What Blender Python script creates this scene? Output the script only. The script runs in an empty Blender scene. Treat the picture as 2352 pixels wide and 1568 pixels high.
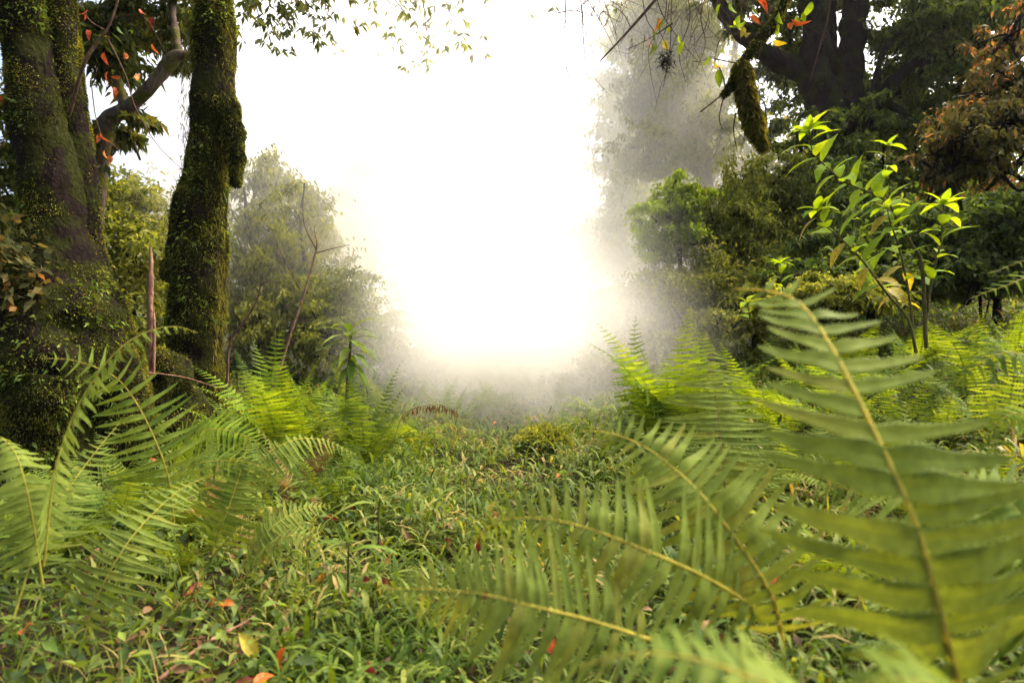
import bpy, math, random
import numpy as np
from mathutils import Vector, Matrix

R = math.radians
rng = np.random.default_rng(7)
random.seed(7)
sc = bpy.context.scene
COL = sc.collection

# ------------------------------------------------------------------ camera, sky, sun, exposure
CAM_H = 1.0
K = 0.818 / 1176.0            # tangent per pixel of the 2352 px wide view
cam_d = bpy.data.cameras.new('camera')
cam = bpy.data.objects.new('camera', cam_d)
COL.objects.link(cam)
cam.location = (0, 0, CAM_H)
cam.rotation_euler = (R(90), 0, 0)
cam_d.sensor_width = 36
cam_d.lens = 22.0
cam_d.clip_start = 0.02
cam_d.clip_end = 1500
cam_d.dof.use_dof = True
cam_d.dof.focus_distance = 4.6
cam_d.dof.aperture_fstop = 2.6
sc.camera = cam

SUN_EL, SUN_AZ = 56.0, 68.0      # azimuth measured from +Y towards +X
world = bpy.data.worlds.new('World')
sc.world = world
world.use_nodes = True
nt = world.node_tree
nt.nodes.clear()
sky = nt.nodes.new('ShaderNodeTexSky')
sky.sky_type = 'NISHITA'
sky.sun_disc = False
sky.sun_elevation = R(SUN_EL)
sky.sun_rotation = R(SUN_AZ)
sky.altitude = 0
sky.air_density = 0.8
sky.dust_density = 10.0
sky.ozone_density = 0.6
bg = nt.nodes.new('ShaderNodeBackground')
bg.inputs['Strength'].default_value = 0.15
out = nt.nodes.new('ShaderNodeOutputWorld')
nt.links.new(sky.outputs[0], bg.inputs[0])
nt.links.new(bg.outputs[0], out.inputs[0])

sun_d = bpy.data.lights.new('sun', 'SUN')
sun_d.energy = 1.5
sun_d.angle = R(30)
sun_d.color = (1.0, 0.87, 0.62)
sun = bpy.data.objects.new('sun', sun_d)
COL.objects.link(sun)
dv = Vector((math.sin(R(SUN_AZ)) * math.cos(R(SUN_EL)), math.cos(R(SUN_AZ)) * math.cos(R(SUN_EL)), math.sin(R(SUN_EL))))
sun.rotation_euler = dv.to_track_quat('Z', 'Y').to_euler()
sun.location = dv * 40

sc.view_settings.view_transform = 'Standard'
sc.view_settings.look = 'None'
sc.view_settings.exposure = 2.0
sc.view_settings.gamma = 1.0
sc.view_settings.use_curve_mapping = False
sc.render.engine = 'CYCLES'
cy = sc.cycles
cy.use_denoising = True
cy.max_bounces = 12
cy.diffuse_bounces = 3
cy.glossy_bounces = 2
cy.transmission_bounces = 4
cy.volume_bounces = 10
cy.volume_step_rate = 2.0
cy.volume_max_steps = 128
cy.use_adaptive_sampling = True
cy.adaptive_threshold = 0.02
cy.transparent_max_bounces = 8
cy.sample_clamp_indirect = 8.0
cy.caustics_reflective = False
cy.caustics_refractive = False

# ------------------------------------------------------------------ helpers
WLOC = {}


def V(px, py, d):
    """a point seen at view pixel (px, py), d metres into the scene"""
    return np.array([(px - 1176) * K * d, d, CAM_H + (784 - py) * K * d])


def sp(r, s=0.3):
    return 0.5 * (r + np.sqrt(r * r + s))


def sstep(a, b, x):
    t = np.clip((x - a) / (b - a), 0, 1)
    return t * t * (3 - 2 * t)


def hash3(ix, iy, iz):
    n = (ix * 73856093) ^ (iy * 19349663) ^ (iz * 83492791)
    n = (n ^ (n >> 13)) * 1274126177
    n = n & 0x7fffffff
    return (n % 100003) / 100003.0


def vnoise(p):
    p = np.asarray(p, float)
    i = np.floor(p).astype(np.int64)
    f = p - i
    f = f * f * (3 - 2 * f)
    r = 0
    for dx in (0, 1):
        for dy in (0, 1):
            for dz in (0, 1):
                w = (f[..., 0] if dx else 1 - f[..., 0]) * (f[..., 1] if dy else 1 - f[..., 1]) * (f[..., 2] if dz else 1 - f[..., 2])
                r = r + w * hash3(i[..., 0] + dx, i[..., 1] + dy, i[..., 2] + dz)
    return r * 2 - 1


def fbm(p, o=3):
    a, r = 1.0, 0
    p = np.asarray(p, float)
    for _ in range(o):
        r = r + a * vnoise(p)
        p = p * 2.03 + 17.1
        a *= .5
    return r


def h(x, y):
    x = np.asarray(x, float); y = np.asarray(y, float)
    z = 0.24 * (sp(x - 0.25) - 0.05) * (1 - 0.35 * sstep(12, 30, x))
    z = z + 0.18 * sp(-x - 1.2) * (0.35 + 0.65 * sstep(2.5, 5.5, y)) * (1 - 0.4 * sstep(8, 25, -x))
    z = z + 0.06 * sp(y - 8, 1) * sstep(0.5, 4, x) + 0.05 * sp(y - 7, 1) * sstep(0.8, 4, -x)
    z = np.minimum(z, 9 + 0 * z)
    p = np.stack([x, y, 0 * x], -1)
    z = z + 0.035 * fbm(p * 1.3) + 0.12 * fbm(p * 0.21 + 5.3, 2) * sstep(7, 14, y)
    return z


def norm(a):
    return a / (np.linalg.norm(a, axis=-1, keepdims=True) + 1e-9)


def mesh_obj(name, verts, faces, mat, parent=None, smooth=False):
    """faces: (n,3) or (n,4) int array, or list of such"""
    me = bpy.data.meshes.new(name)
    verts = np.asarray(verts, np.float32).reshape(-1, 3)
    if parent is not None:
        verts = verts - np.array(WLOC[parent.name], np.float32)
    fl = faces if isinstance(faces, list) else [faces]
    fl = [np.asarray(f, np.int32) for f in fl if len(f)]
    nl = sum(f.size for f in fl)
    npoly = sum(len(f) for f in fl)
    me.vertices.add(len(verts)); me.vertices.foreach_set('co', verts.ravel())
    me.loops.add(nl); me.loops.foreach_set('vertex_index', np.concatenate([f.ravel() for f in fl]))
    me.polygons.add(npoly)
    tot = np.concatenate([np.full(len(f), f.shape[1], np.int32) for f in fl])
    st = np.concatenate([[0], np.cumsum(tot)[:-1]]).astype(np.int32)
    me.polygons.foreach_set('loop_start', st)
    me.polygons.foreach_set('loop_total', tot)
    if smooth:
        me.polygons.foreach_set('use_smooth', np.ones(npoly, bool))
    me.update(calc_edges=True)
    me.materials.append(mat)
    o = bpy.data.objects.new(name, me)
    COL.objects.link(o)
    if parent is not None:
        o.parent = parent
        WLOC[o.name] = WLOC[parent.name]
    else:
        WLOC[o.name] = np.zeros(3)
    return o


def thing(name, label, cat, loc, group=None):
    o = bpy.data.objects.new(name, None)
    COL.objects.link(o)
    o.empty_display_size = 0.1
    o.location = [float(c) for c in loc]
    WLOC[o.name] = np.array([float(c) for c in loc])
    tag(o, label, cat, group)
    return o


def tag(o, label=None, cat=None, group=None, kind=None):
    if label: o['label'] = label
    if cat: o['category'] = cat
    if group: o['group'] = group
    if kind: o['kind'] = kind
    return o


class Geo:
    """collects triangle and quad pieces for one mesh"""
    def __init__(s): s.v, s.f3, s.f4, s.n = [], [], [], 0
    def add(s, v, f):
        v = np.asarray(v, float).reshape(-1, 3); f = np.asarray(f, int)
        (s.f3 if f.shape[1] == 3 else s.f4).append(f + s.n)
        s.v.append(v); s.n += len(v)
    def obj(s, name, mat, parent=None, smooth=False):
        fs = []
        if s.f3: fs.append(np.concatenate(s.f3))
        if s.f4: fs.append(np.concatenate(s.f4))
        return mesh_obj(name, np.concatenate(s.v), fs, mat, parent, smooth)


def spline(pts, n):
    """Catmull-Rom through pts (m,k) -> (n,k)"""
    pts = np.asarray(pts, float)
    if len(pts) == 2:
        t = np.linspace(0, 1, n)[:, None]
        return pts[0] * (1 - t) + pts[1] * t
    P = np.vstack([2 * pts[0] - pts[1], pts, 2 * pts[-1] - pts[-2]])
    seg = np.linalg.norm(np.diff(pts[:, :3], axis=0), axis=1)
    cum = np.concatenate([[0], np.cumsum(seg)])
    s = np.linspace(0, cum[-1], n)
    i = np.clip(np.searchsorted(cum, s, side='right') - 1, 0, len(pts) - 2)
    t = ((s - cum[i]) / np.maximum(seg[i], 1e-9))[:, None]
    p0, p1, p2, p3 = P[i], P[i + 1], P[i + 2], P[i + 3]
    return 0.5 * (2 * p1 + (p2 - p0) * t + (2 * p0 - 5 * p1 + 4 * p2 - p3) * t ** 2 + (3 * p1 - p0 - 3 * p2 + p3) * t ** 3)


def tube(pts, rad, n=12, seg=8, rough=0.0, rscale=6.0, lump=0.0, cap=True):
    """tapered tube along a spline; rad is a list matched to pts"""
    pts = np.asarray(pts, float)
    q = spline(np.hstack([pts, np.asarray(rad, float)[:, None]]), n)
    C, r = q[:, :3], np.maximum(q[:, 3], 0.0004)
    T = norm(np.gradient(C, axis=0))
    ref = np.array([0.0, 1.0, 0.0]) if abs(T[:, 1]).mean() < 0.8 else np.array([1.0, 0, 0])
    A = norm(np.cross(T, ref)); B = np.cross(T, A)
    th = np.linspace(0, 2 * math.pi, seg, endpoint=False)
    ring = A[:, None, :] * np.cos(th)[None, :, None] + B[:, None, :] * np.sin(th)[None, :, None]
    v = C[:, None, :] + ring * r[:, None, None]
    if rough or lump:
        d = rough * fbm(v * rscale, 4) + lump * fbm(v * rscale * .3 + 9, 2)
        # bark ridges run along the stem
        v = v + ring * (d * r[:, None])[..., None]
    v = v.reshape(-1, 3)
    i = np.arange(n - 1)[:, None] * seg; j = np.arange(seg)[None, :]; jn = (j + 1) % seg
    f = np.stack([i + j, i + jn, i + seg + jn, i + seg + j], -1).reshape(-1, 4)
    return v, f


def leaves(P, D, N, L, W, fold=0.12, droop=0.15, mid=0.45):
    P = np.asarray(P, float); n = len(P)
    D = norm(D); S = norm(np.cross(D, N)); N = np.cross(S, D)
    L = np.broadcast_to(L, n)[:, None]; W = np.broadcast_to(W, n)[:, None]
    m = P + D * L * mid
    up = N * W * fold
    tip = P + D * L - np.array([0, 0, 1.0]) * L * droop
    v = np.stack([P, m + S * W * .5 + up, tip, m - S * W * .5 + up], 1).reshape(-1, 3)
    b = np.arange(n)[:, None] * 4
    f = np.concatenate([b + np.array([[0, 1, 2]]), b + np.array([[0, 2, 3]])])
    return v, f


def blades(P, D, L, W, bend):
    """arched blades of five triangles; D gives the outward azimuth, bend how far they curl over"""
    P = np.asarray(P, float); n = len(P)
    D = norm(D)
    L = np.broadcast_to(L, n); W = np.broadcast_to(W, n); bend = np.broadcast_to(bend, n)
    S = norm(np.cross(D, np.array([0, 0, 1.0])))
    Hd = norm(D * np.array([1, 1, 0.0]))
    el = np.arcsin(np.clip(D[:, 2], -1, 1))
    rows = [P - S * (W * .22)[:, None], P + S * (W * .22)[:, None]]
    c = P.copy()
    e = el.copy()
    for k, w in enumerate((1.0, 0.85, 0.0)):
        stepv = Hd * np.cos(e)[:, None] + np.array([0, 0, 1.0]) * np.sin(e)[:, None]
        c = c + stepv * (L / 3)[:, None]
        e = e - bend / 3
        if w:
            rows += [c - S * (W * w * .5)[:, None], c + S * (W * w * .5)[:, None]]
        else:
            rows.append(c)
    v = np.stack(rows, 1).reshape(-1, 3)
    b = np.arange(n)[:, None] * 7
    f3 = np.concatenate([b + np.array([[0, 1, 3]]), b + np.array([[0, 3, 2]]), b + np.array([[2, 3, 5]]),
                         b + np.array([[2, 5, 4]]), b + np.array([[4, 5, 6]])])
    return v, f3


def rdir(n, zb=0.0):
    v = rng.normal(size=(n, 3)); v[:, 2] += zb
    return norm(v)


# ------------------------------------------------------------------ materials
def new_mat(name):
    m = bpy.data.materials.new(name); m.use_nodes = True
    t = m.node_tree; t.nodes.clear()
    return m, t


def ramp(t, cols):
    r = t.nodes.new('ShaderNodeValToRGB')
    cr = r.color_ramp
    while len(cr.elements) < len(cols): cr.elements.new(0.5)
    for e, (p, c) in zip(cr.elements, cols):
        e.position = p; e.color = (*c, 1)
    return r


def leaf_mat(name, cols, rough=0.45, trans=0.4, tint=(1.5, 1.35, 0.35), spec=0.4, nscale=1.2, namp=0.35, mott=(.78, 1.2)):
    """per-leaf colour, light showing through the blade"""
    m, t = new_mat(name)
    g = t.nodes.new('ShaderNodeNewGeometry')
    oi = t.nodes.new('ShaderNodeObjectInfo')
    tc = t.nodes.new('ShaderNodeTexCoord')
    nz = t.nodes.new('ShaderNodeTexNoise'); nz.inputs['Scale'].default_value = nscale; nz.inputs['Detail'].default_value = 2
    ad = t.nodes.new('ShaderNodeMath'); ad.operation = 'ADD'
    t.links.new(g.outputs['Random Per Island'], ad.inputs[0]); t.links.new(oi.outputs['Random'], ad.inputs[1])
    fr = t.nodes.new('ShaderNodeMath'); fr.operation = 'FRACT'; t.links.new(ad.outputs[0], fr.inputs[0])
    t.links.new(g.outputs['Position'], nz.inputs['Vector'])
    mr = t.nodes.new('ShaderNodeMapRange'); mr.inputs[1].default_value = .3; mr.inputs[2].default_value = .7
    mr.inputs[3].default_value = -namp; mr.inputs[4].default_value = namp
    t.links.new(nz.outputs[0], mr.inputs[0])
    a2 = t.nodes.new('ShaderNodeMath'); a2.operation = 'ADD'; a2.use_clamp = True
    t.links.new(fr.outputs[0], a2.inputs[0]); t.links.new(mr.outputs[0], a2.inputs[1])
    rp = ramp(t, cols); t.links.new(a2.outputs[0], rp.inputs[0])
    # fine mottling on the blade
    n2 = t.nodes.new('ShaderNodeTexNoise'); n2.inputs['Scale'].default_value = 60; n2.inputs['Detail'].default_value = 3
    t.links.new(g.outputs['Position'], n2.inputs['Vector'])
    m2 = t.nodes.new('ShaderNodeMapRange'); m2.inputs[1].default_value = .3; m2.inputs[2].default_value = .7
    m2.inputs[3].default_value = mott[0]; m2.inputs[4].default_value = mott[1]; t.links.new(n2.outputs[0], m2.inputs[0])
    vm = t.nodes.new('ShaderNodeVectorMath'); vm.operation = 'SCALE'
    t.links.new(rp.outputs[0], vm.inputs[0]); t.links.new(m2.outputs[0], vm.inputs[3])
    p = t.nodes.new('ShaderNodeBsdfPrincipled')
    t.links.new(vm.outputs[0], p.inputs['Base Color'])
    p.inputs['Roughness'].default_value = rough
    p.inputs['Specular IOR Level'].default_value = spec * .35
    tr = t.nodes.new('ShaderNodeBsdfTranslucent')
    vt = t.nodes.new('ShaderNodeVectorMath'); vt.operation = 'MULTIPLY'; vt.inputs[1].default_value = tint
    t.links.new(vm.outputs[0], vt.inputs[0]); t.links.new(vt.outputs[0], tr.inputs[0])
    mx = t.nodes.new('ShaderNodeMixShader'); mx.inputs[0].default_value = trans
    t.links.new(p.outputs[0], mx.inputs[1]); t.links.new(tr.outputs[0], mx.inputs[2])
    o = t.nodes.new('ShaderNodeOutputMaterial'); t.links.new(mx.outputs[0], o.inputs[0])
    return m


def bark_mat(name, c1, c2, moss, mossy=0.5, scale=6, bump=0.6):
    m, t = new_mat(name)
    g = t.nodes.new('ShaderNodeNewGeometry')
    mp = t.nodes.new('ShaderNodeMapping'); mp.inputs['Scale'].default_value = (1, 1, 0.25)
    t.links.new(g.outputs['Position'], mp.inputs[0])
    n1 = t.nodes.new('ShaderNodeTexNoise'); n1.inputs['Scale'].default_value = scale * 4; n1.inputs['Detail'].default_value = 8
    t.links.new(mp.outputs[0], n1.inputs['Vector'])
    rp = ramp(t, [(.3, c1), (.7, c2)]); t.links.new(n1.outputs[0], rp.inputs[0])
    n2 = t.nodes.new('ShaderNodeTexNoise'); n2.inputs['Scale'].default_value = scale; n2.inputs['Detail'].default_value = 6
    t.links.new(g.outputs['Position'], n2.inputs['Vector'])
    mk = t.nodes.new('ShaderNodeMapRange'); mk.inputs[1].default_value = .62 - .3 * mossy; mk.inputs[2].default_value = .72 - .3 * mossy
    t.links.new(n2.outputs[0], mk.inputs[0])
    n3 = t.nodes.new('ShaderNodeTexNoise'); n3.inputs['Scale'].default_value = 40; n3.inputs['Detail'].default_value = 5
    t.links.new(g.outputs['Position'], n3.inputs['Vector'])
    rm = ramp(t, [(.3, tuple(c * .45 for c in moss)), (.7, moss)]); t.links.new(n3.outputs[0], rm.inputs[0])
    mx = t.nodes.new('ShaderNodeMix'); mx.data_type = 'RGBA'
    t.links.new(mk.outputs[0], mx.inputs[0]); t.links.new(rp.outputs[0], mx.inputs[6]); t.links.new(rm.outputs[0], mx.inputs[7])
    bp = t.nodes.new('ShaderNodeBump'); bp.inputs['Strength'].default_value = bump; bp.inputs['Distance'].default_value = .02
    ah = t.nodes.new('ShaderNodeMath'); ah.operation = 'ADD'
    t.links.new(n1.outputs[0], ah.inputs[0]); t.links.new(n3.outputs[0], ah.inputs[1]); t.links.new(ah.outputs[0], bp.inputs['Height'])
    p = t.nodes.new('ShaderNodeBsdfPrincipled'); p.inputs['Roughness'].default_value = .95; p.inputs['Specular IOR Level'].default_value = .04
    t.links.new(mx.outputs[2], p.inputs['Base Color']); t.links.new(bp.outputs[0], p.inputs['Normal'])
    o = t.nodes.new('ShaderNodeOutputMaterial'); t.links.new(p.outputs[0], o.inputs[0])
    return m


def vol_mat(name, dens, col=(1, 1, 1), g=0.3):
    m, t = new_mat(name)
    p = t.nodes.new('ShaderNodeVolumePrincipled')
    p.inputs['Color'].default_value = (*col, 1)
    p.inputs['Density'].default_value = dens
    p.inputs['Anisotropy'].default_value = g
    o = t.nodes.new('ShaderNodeOutputMaterial'); t.links.new(p.outputs[0], o.inputs['Volume'])
    return m


M = {}
M['grass'] = leaf_mat('low_grass', [(0, (.03, .06, .006)), (.35, (.065, .11, .012)), (.75, (.12, .165, .022)), (.95, (.2, .22, .05)), (1, (.26, .2, .07))], rough=.55, trans=.42, tint=(1.6, 1.4, .3), spec=.45)
M['herb'] = leaf_mat('herb_leaf', [(0, (.045, .085, .015)), (.6, (.09, .145, .022)), (1, (.17, .22, .04))], rough=.5, trans=.4, spec=.2)
M['fern'] = leaf_mat('fern_green', [(0, (.05, .085, .016)), (.5, (.082, .13, .02)), (1, (.135, .185, .03))], rough=.6, trans=.45, tint=(1.7, 1.45, .3), spec=.12)
M['fern_near'] = leaf_mat('fern_soft_green', [(0, (.096, .138, .026)), (.5, (.122, .168, .03)), (.95, (.15, .196, .036)), (1, (.165, .19, .036))], rough=.5, trans=.4, tint=(1.55, 1.3, .35), spec=.1, namp=.2)
M['fern_lime'] = leaf_mat('fern_lime', [(0, (.08, .14, .014)), (.5, (.115, .19, .018)), (1, (.17, .24, .025))], rough=.6, trans=.5, tint=(1.7, 1.4, .25), spec=.12)
M['fern_brown'] = leaf_mat('fern_brown', [(0, (.1, .05, .02)), (.5, (.15, .09, .03)), (1, (.16, .15, .04))], rough=.6, trans=.35, tint=(1.4, 1.1, .5))
M['stalk'] = leaf_mat('fern_stalk', [(0, (.27, .26, .04)), (1, (.36, .33, .05))], rough=.6, trans=.45, tint=(1.2, 1.1, .6))
M['stalk_gold'] = leaf_mat('fern_stalk_gold', [(0, (.42, .38, .05)), (1, (.5, .44, .07))], rough=.6, trans=.45, tint=(1.2, 1.1, .6))
M['stalk_dark'] = leaf_mat('fern_stalk_brown', [(0, (.12, .07, .02)), (1, (.2, .13, .04))], rough=.5, trans=.05)
M['sapling'] = leaf_mat('sapling_leaf', [(0, (.12, .2, .018)), (.6, (.18, .29, .025)), (1, (.26, .35, .04))], rough=.6, trans=.5, tint=(1.6, 1.35, .2), spec=.12, namp=.1)
M['yellow_leaf'] = leaf_mat('yellow_leaf', [(0, (.36, .28, .03)), (1, (.42, .37, .05))], rough=.5, trans=.5, tint=(1.2, 1, .3), mott=(.5, 1.2))
M['canopy'] = leaf_mat('canopy_leaf', [(0, (.03, .045, .012)), (.5, (.06, .08, .02)), (.85, (.1, .12, .03)), (1, (.13, .1, .03))], rough=.65, trans=.5, spec=.4)
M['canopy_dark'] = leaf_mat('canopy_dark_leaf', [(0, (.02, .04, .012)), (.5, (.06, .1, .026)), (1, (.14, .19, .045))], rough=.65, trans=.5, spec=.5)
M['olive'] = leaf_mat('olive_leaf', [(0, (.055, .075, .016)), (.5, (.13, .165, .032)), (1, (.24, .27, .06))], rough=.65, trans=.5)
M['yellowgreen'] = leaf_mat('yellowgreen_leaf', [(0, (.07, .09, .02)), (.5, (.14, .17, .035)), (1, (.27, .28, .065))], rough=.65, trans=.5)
M['lime'] = leaf_mat('lime_leaf', [(0, (.13, .2, .015)), (.5, (.23, .33, .025)), (1, (.33, .43, .04))], trans=.5)
M['rust'] = leaf_mat('rust_leaf', [(0, (.035, .045, .012)), (.6, (.07, .075, .02)), (.85, (.12, .095, .028)), (.93, (.26, .13, .04)), (1, (.36, .18, .05))], rough=.65, trans=.5, tint=(1.3, 1, .6))
M['moss'] = leaf_mat('moss_tuft', [(0, (.008, .01, .004)), (.4, (.026, .034, .008)), (.75, (.085, .1, .018)), (.93, (.16, .17, .025)), (1, (.22, .22, .035))], rough=.7, trans=.4, tint=(1.7, 1.4, .3), spec=.15, nscale=5, namp=.45)
M['beard'] = leaf_mat('hanging_moss', [(0, (.04, .035, .015)), (.5, (.09, .085, .02)), (1, (.2, .18, .035))], rough=.8, trans=.4, spec=.1, nscale=6)
M['orange_leaf'] = leaf_mat('orange_leaf', [(0, (.36, .06, .015)), (.5, (.46, .11, .02)), (1, (.4, .2, .04))], rough=.45, trans=.35, tint=(1.1, 1, .6), mott=(.3, 1.35))
M['red_leaf'] = leaf_mat('red_leaf', [(0, (.1, .014, .012)), (1, (.24, .05, .035))], rough=.4, trans=.25, tint=(1.2, .9, .8), mott=(.35, 1.35))
M['tan_leaf'] = leaf_mat('tan_leaf', [(0, (.2, .12, .05)), (1, (.36, .24, .1))], rough=.55, trans=.25, tint=(1, .9, .6), mott=(.4, 1.3))
M['brown_leaf'] = leaf_mat('brown_leaf', [(0, (.05, .028, .014)), (1, (.13, .075, .035))], rough=.6, trans=.2, tint=(1, .8, .6))
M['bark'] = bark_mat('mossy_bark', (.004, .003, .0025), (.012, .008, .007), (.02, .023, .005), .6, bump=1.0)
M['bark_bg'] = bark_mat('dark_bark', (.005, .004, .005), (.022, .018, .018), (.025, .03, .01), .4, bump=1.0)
M['twig'] = bark_mat('twig_bark', (.04, .025, .018), (.12, .075, .05), (.08, .07, .03), .1, 12)
M['deadwood'] = bark_mat('dead_wood', (.1, .05, .035), (.26, .15, .1), (.1, .08, .03), .1, 9)
M['limb'] = bark_mat('pale_mossy_bark', (.05, .035, .03), (.13, .1, .075), (.09, .09, .02), .55)
M['green_stem'] = bark_mat('green_stem', (.05, .045, .02), (.12, .1, .035), (.09, .1, .02), .4, 14)

m, t = new_mat('soil')
g = t.nodes.new('ShaderNodeNewGeometry')
n1 = t.nodes.new('ShaderNodeTexNoise'); n1.inputs['Scale'].default_value = 9; n1.inputs['Detail'].default_value = 9
t.links.new(g.outputs['Position'], n1.inputs['Vector'])
rp = ramp(t, [(.3, (.008, .006, .004)), (.5, (.02, .017, .008)), (.7, (.03, .034, .01))]); t.links.new(n1.outputs[0], rp.inputs[0])
p = t.nodes.new('ShaderNodeBsdfPrincipled'); p.inputs['Roughness'].default_value = .95; p.inputs['Specular IOR Level'].default_value = .05
bp = t.nodes.new('ShaderNodeBump'); bp.inputs['Strength'].default_value = .8; bp.inputs['Distance'].default_value = .03
t.links.new(n1.outputs[0], bp.inputs['Height']); t.links.new(bp.outputs[0], p.inputs['Normal'])
t.links.new(rp.outputs[0], p.inputs['Base Color'])
o = t.nodes.new('ShaderNodeOutputMaterial'); t.links.new(p.outputs[0], o.inputs[0])
M['soil'] = m

# ------------------------------------------------------------------ ground
u = np.linspace(-1, 1, 260)
gx = np.sinh(u * 5.2) / math.sinh(5.2) * 150
w_ = np.linspace(0, 1, 260)
gy = -12 + 0 * w_
gy = np.concatenate([np.linspace(-12, 0, 20), np.linspace(.15, 16, 150), 16 + np.geomspace(.15, 180, 90)])
GX, GY = np.meshgrid(gx, gy)
GZ = h(GX, GY)
ny, nx = GX.shape
i = np.arange(ny - 1)[:, None] * nx; j = np.arange(nx - 1)[None, :]
F = np.stack([i + j, i + j + 1, i + nx + j + 1, i + nx + j], -1).reshape(-1, 4)
gr = mesh_obj('ground', np.stack([GX, GY, GZ], -1), F, M['soil'], smooth=True)
tag(gr, 'dark forest floor rising to both sides of the clearing', kind='structure')

# low broad-bladed grass, thinning with distance
def scatter(n, y0, y1, pw=1.0, xw=0.95, x0=None):
    y = y0 + (y1 - y0) * rng.random(n) ** pw
    x = (rng.random(n) * 2 - 1) * (y * xw + .2)
    return x, y

G = Geo()
for n, y0, y1, L, W in ((30000, .9, 3.2, .09, .0115), (34000, 2.8, 6.0, .1, .015), (28000, 5.5, 10, .1, .02), (24000, 9, 20, .17, .04)):
    x, y = scatter(n, y0, y1, 1.15)
    dens = fbm(np.stack([x * 2.2, y * 2.2, 0 * x], -1), 2)
    keep = rng.random(n) < np.clip(.8 + dens * .9 - .35 * sstep(.8, 2.2, -x) - .25 * sstep(1.5, 3, x), .12, 1) * (1 - .93 * sstep(.32, .46, -x / y) * (1 - sstep(4, 7, y)))
    x, y = x[keep], y[keep]; n = len(x)
    hh = rng.random(n) ** 1.3 * (.13 + .05 * fbm(np.stack([x, y, 0 * x], -1) * 1.4, 2)) * (L / .055) ** .4
    P_ = np.stack([x, y, h(x, y) + hh - .005], -1)
    D = rdir(n, .5); D[:, 2] = np.abs(D[:, 2]) * .9
    s = rng.uniform(.6, 1.5, n)
    v, f = blades(P_, D, L * s, W * rng.uniform(.6, 1.3, n) * s ** .5, rng.uniform(.4, 2.3, n))
    G.add(v, f)
# thin upright stems and long thin blades
for n, y0, y1 in ((7000, .9, 4), (7000, 3, 9)):
    x, y = scatter(n, y0, y1, 1.1)
    P_ = np.stack([x, y, h(x, y) - .01], -1)
    D = rdir(n, 1.6)
    v, f = blades(P_, D, rng.uniform(.1, .26, n), rng.uniform(.0025, .007, n), rng.uniform(0.1, 2.0, n))
    G.add(v, f)
# looser tufts of longer blades standing out of the carpet
for q in range(90):
    y0_ = rng.uniform(1.6, 7.5); x0_ = rng.uniform(-.45, .6) * y0_
    k_ = rng.integers(14, 34); a_ = rng.uniform(0, 6.283, k_)
    P_ = np.stack([x0_ + rng.normal(size=k_) * .03, y0_ + rng.normal(size=k_) * .03, np.full(k_, float(h(x0_, y0_)))], -1)
    D = np.stack([np.cos(a_), np.sin(a_), rng.uniform(1.2, 3, k_)], -1)
    v, f = blades(P_, D, rng.uniform(.12, .3, k_), rng.uniform(.004, .011, k_), rng.uniform(.8, 2.4, k_))
    G.add(v, f)
gobj = G.obj('grass', M['grass'])
tag(gobj, 'low glossy broad-bladed grass carpeting the clearing floor', 'grass', kind='stuff')

# dull litter between the plants
n = 14000
x, y = scatter(n, .9, 9, 1.1, 1.1)
P_ = np.stack([x, y, h(x, y) + .01 + rng.random(n) ** 2 * .08], -1)
v, f = leaves(P_, rdir(n) * np.array([1, 1, .35]), rdir(n, 2), rng.uniform(.02, .06, n), rng.uniform(.01, .03, n), droop=.05)
tag(mesh_obj('leaf_litter', v, f, M['brown_leaf']), 'dull brown leaf litter on the soil between the grass', 'leaf litter', kind='stuff')

# broad leaved ground herbs on both banks
G = Geo()
for n, xa, xb, ya, yb, L in ((2500, -1.6, 1.8, 1.2, 7, .04), (8000, -6, -.9, 1.6, 9, .048), (10000, .9, 8, 1.2, 10, .06), (9000, -14, 14, 8, 18, .13)):
    x = rng.uniform(xa, xb, n); y = rng.uniform(ya, yb, n)
    if ya == 8: 
        k = (np.abs(x) > 1.5); x, y = x[k], y[k]; n = len(x)
    cl = fbm(np.stack([x * 1.2, y * 1.2, 0 * x + 3], -1), 2)
    P_ = np.stack([x, y, h(x, y) + rng.random(n) * (.14 + .14 * np.clip(cl + .4, 0, 1)) * (1 + (ya == 8))], -1)
    v, f = leaves(P_, rdir(n, .1), rdir(n, 2.2), L * rng.uniform(.5, 1.4, n), L * .5 * rng.uniform(.6, 1.3, n), droop=.2)
    G.add(v, f)
G2 = Geo()  # herbs under the left ferns, shade painted in by a darker leaf colour
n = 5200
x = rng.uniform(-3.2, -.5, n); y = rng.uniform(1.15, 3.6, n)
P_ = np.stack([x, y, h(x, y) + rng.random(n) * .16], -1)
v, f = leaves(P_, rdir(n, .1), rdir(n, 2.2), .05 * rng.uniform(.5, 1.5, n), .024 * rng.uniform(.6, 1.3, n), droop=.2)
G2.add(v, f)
tag(G2.obj('shade_toned_herbs', M['canopy_dark']), 'small leaved herbs under the left ferns with the shade put into their colour', 'herbs', kind='stuff')
tag(G.obj('ground_herbs', M['herb']), 'leafy low herbs covering both banks beside the clearing', 'herbs', kind='stuff')

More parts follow.
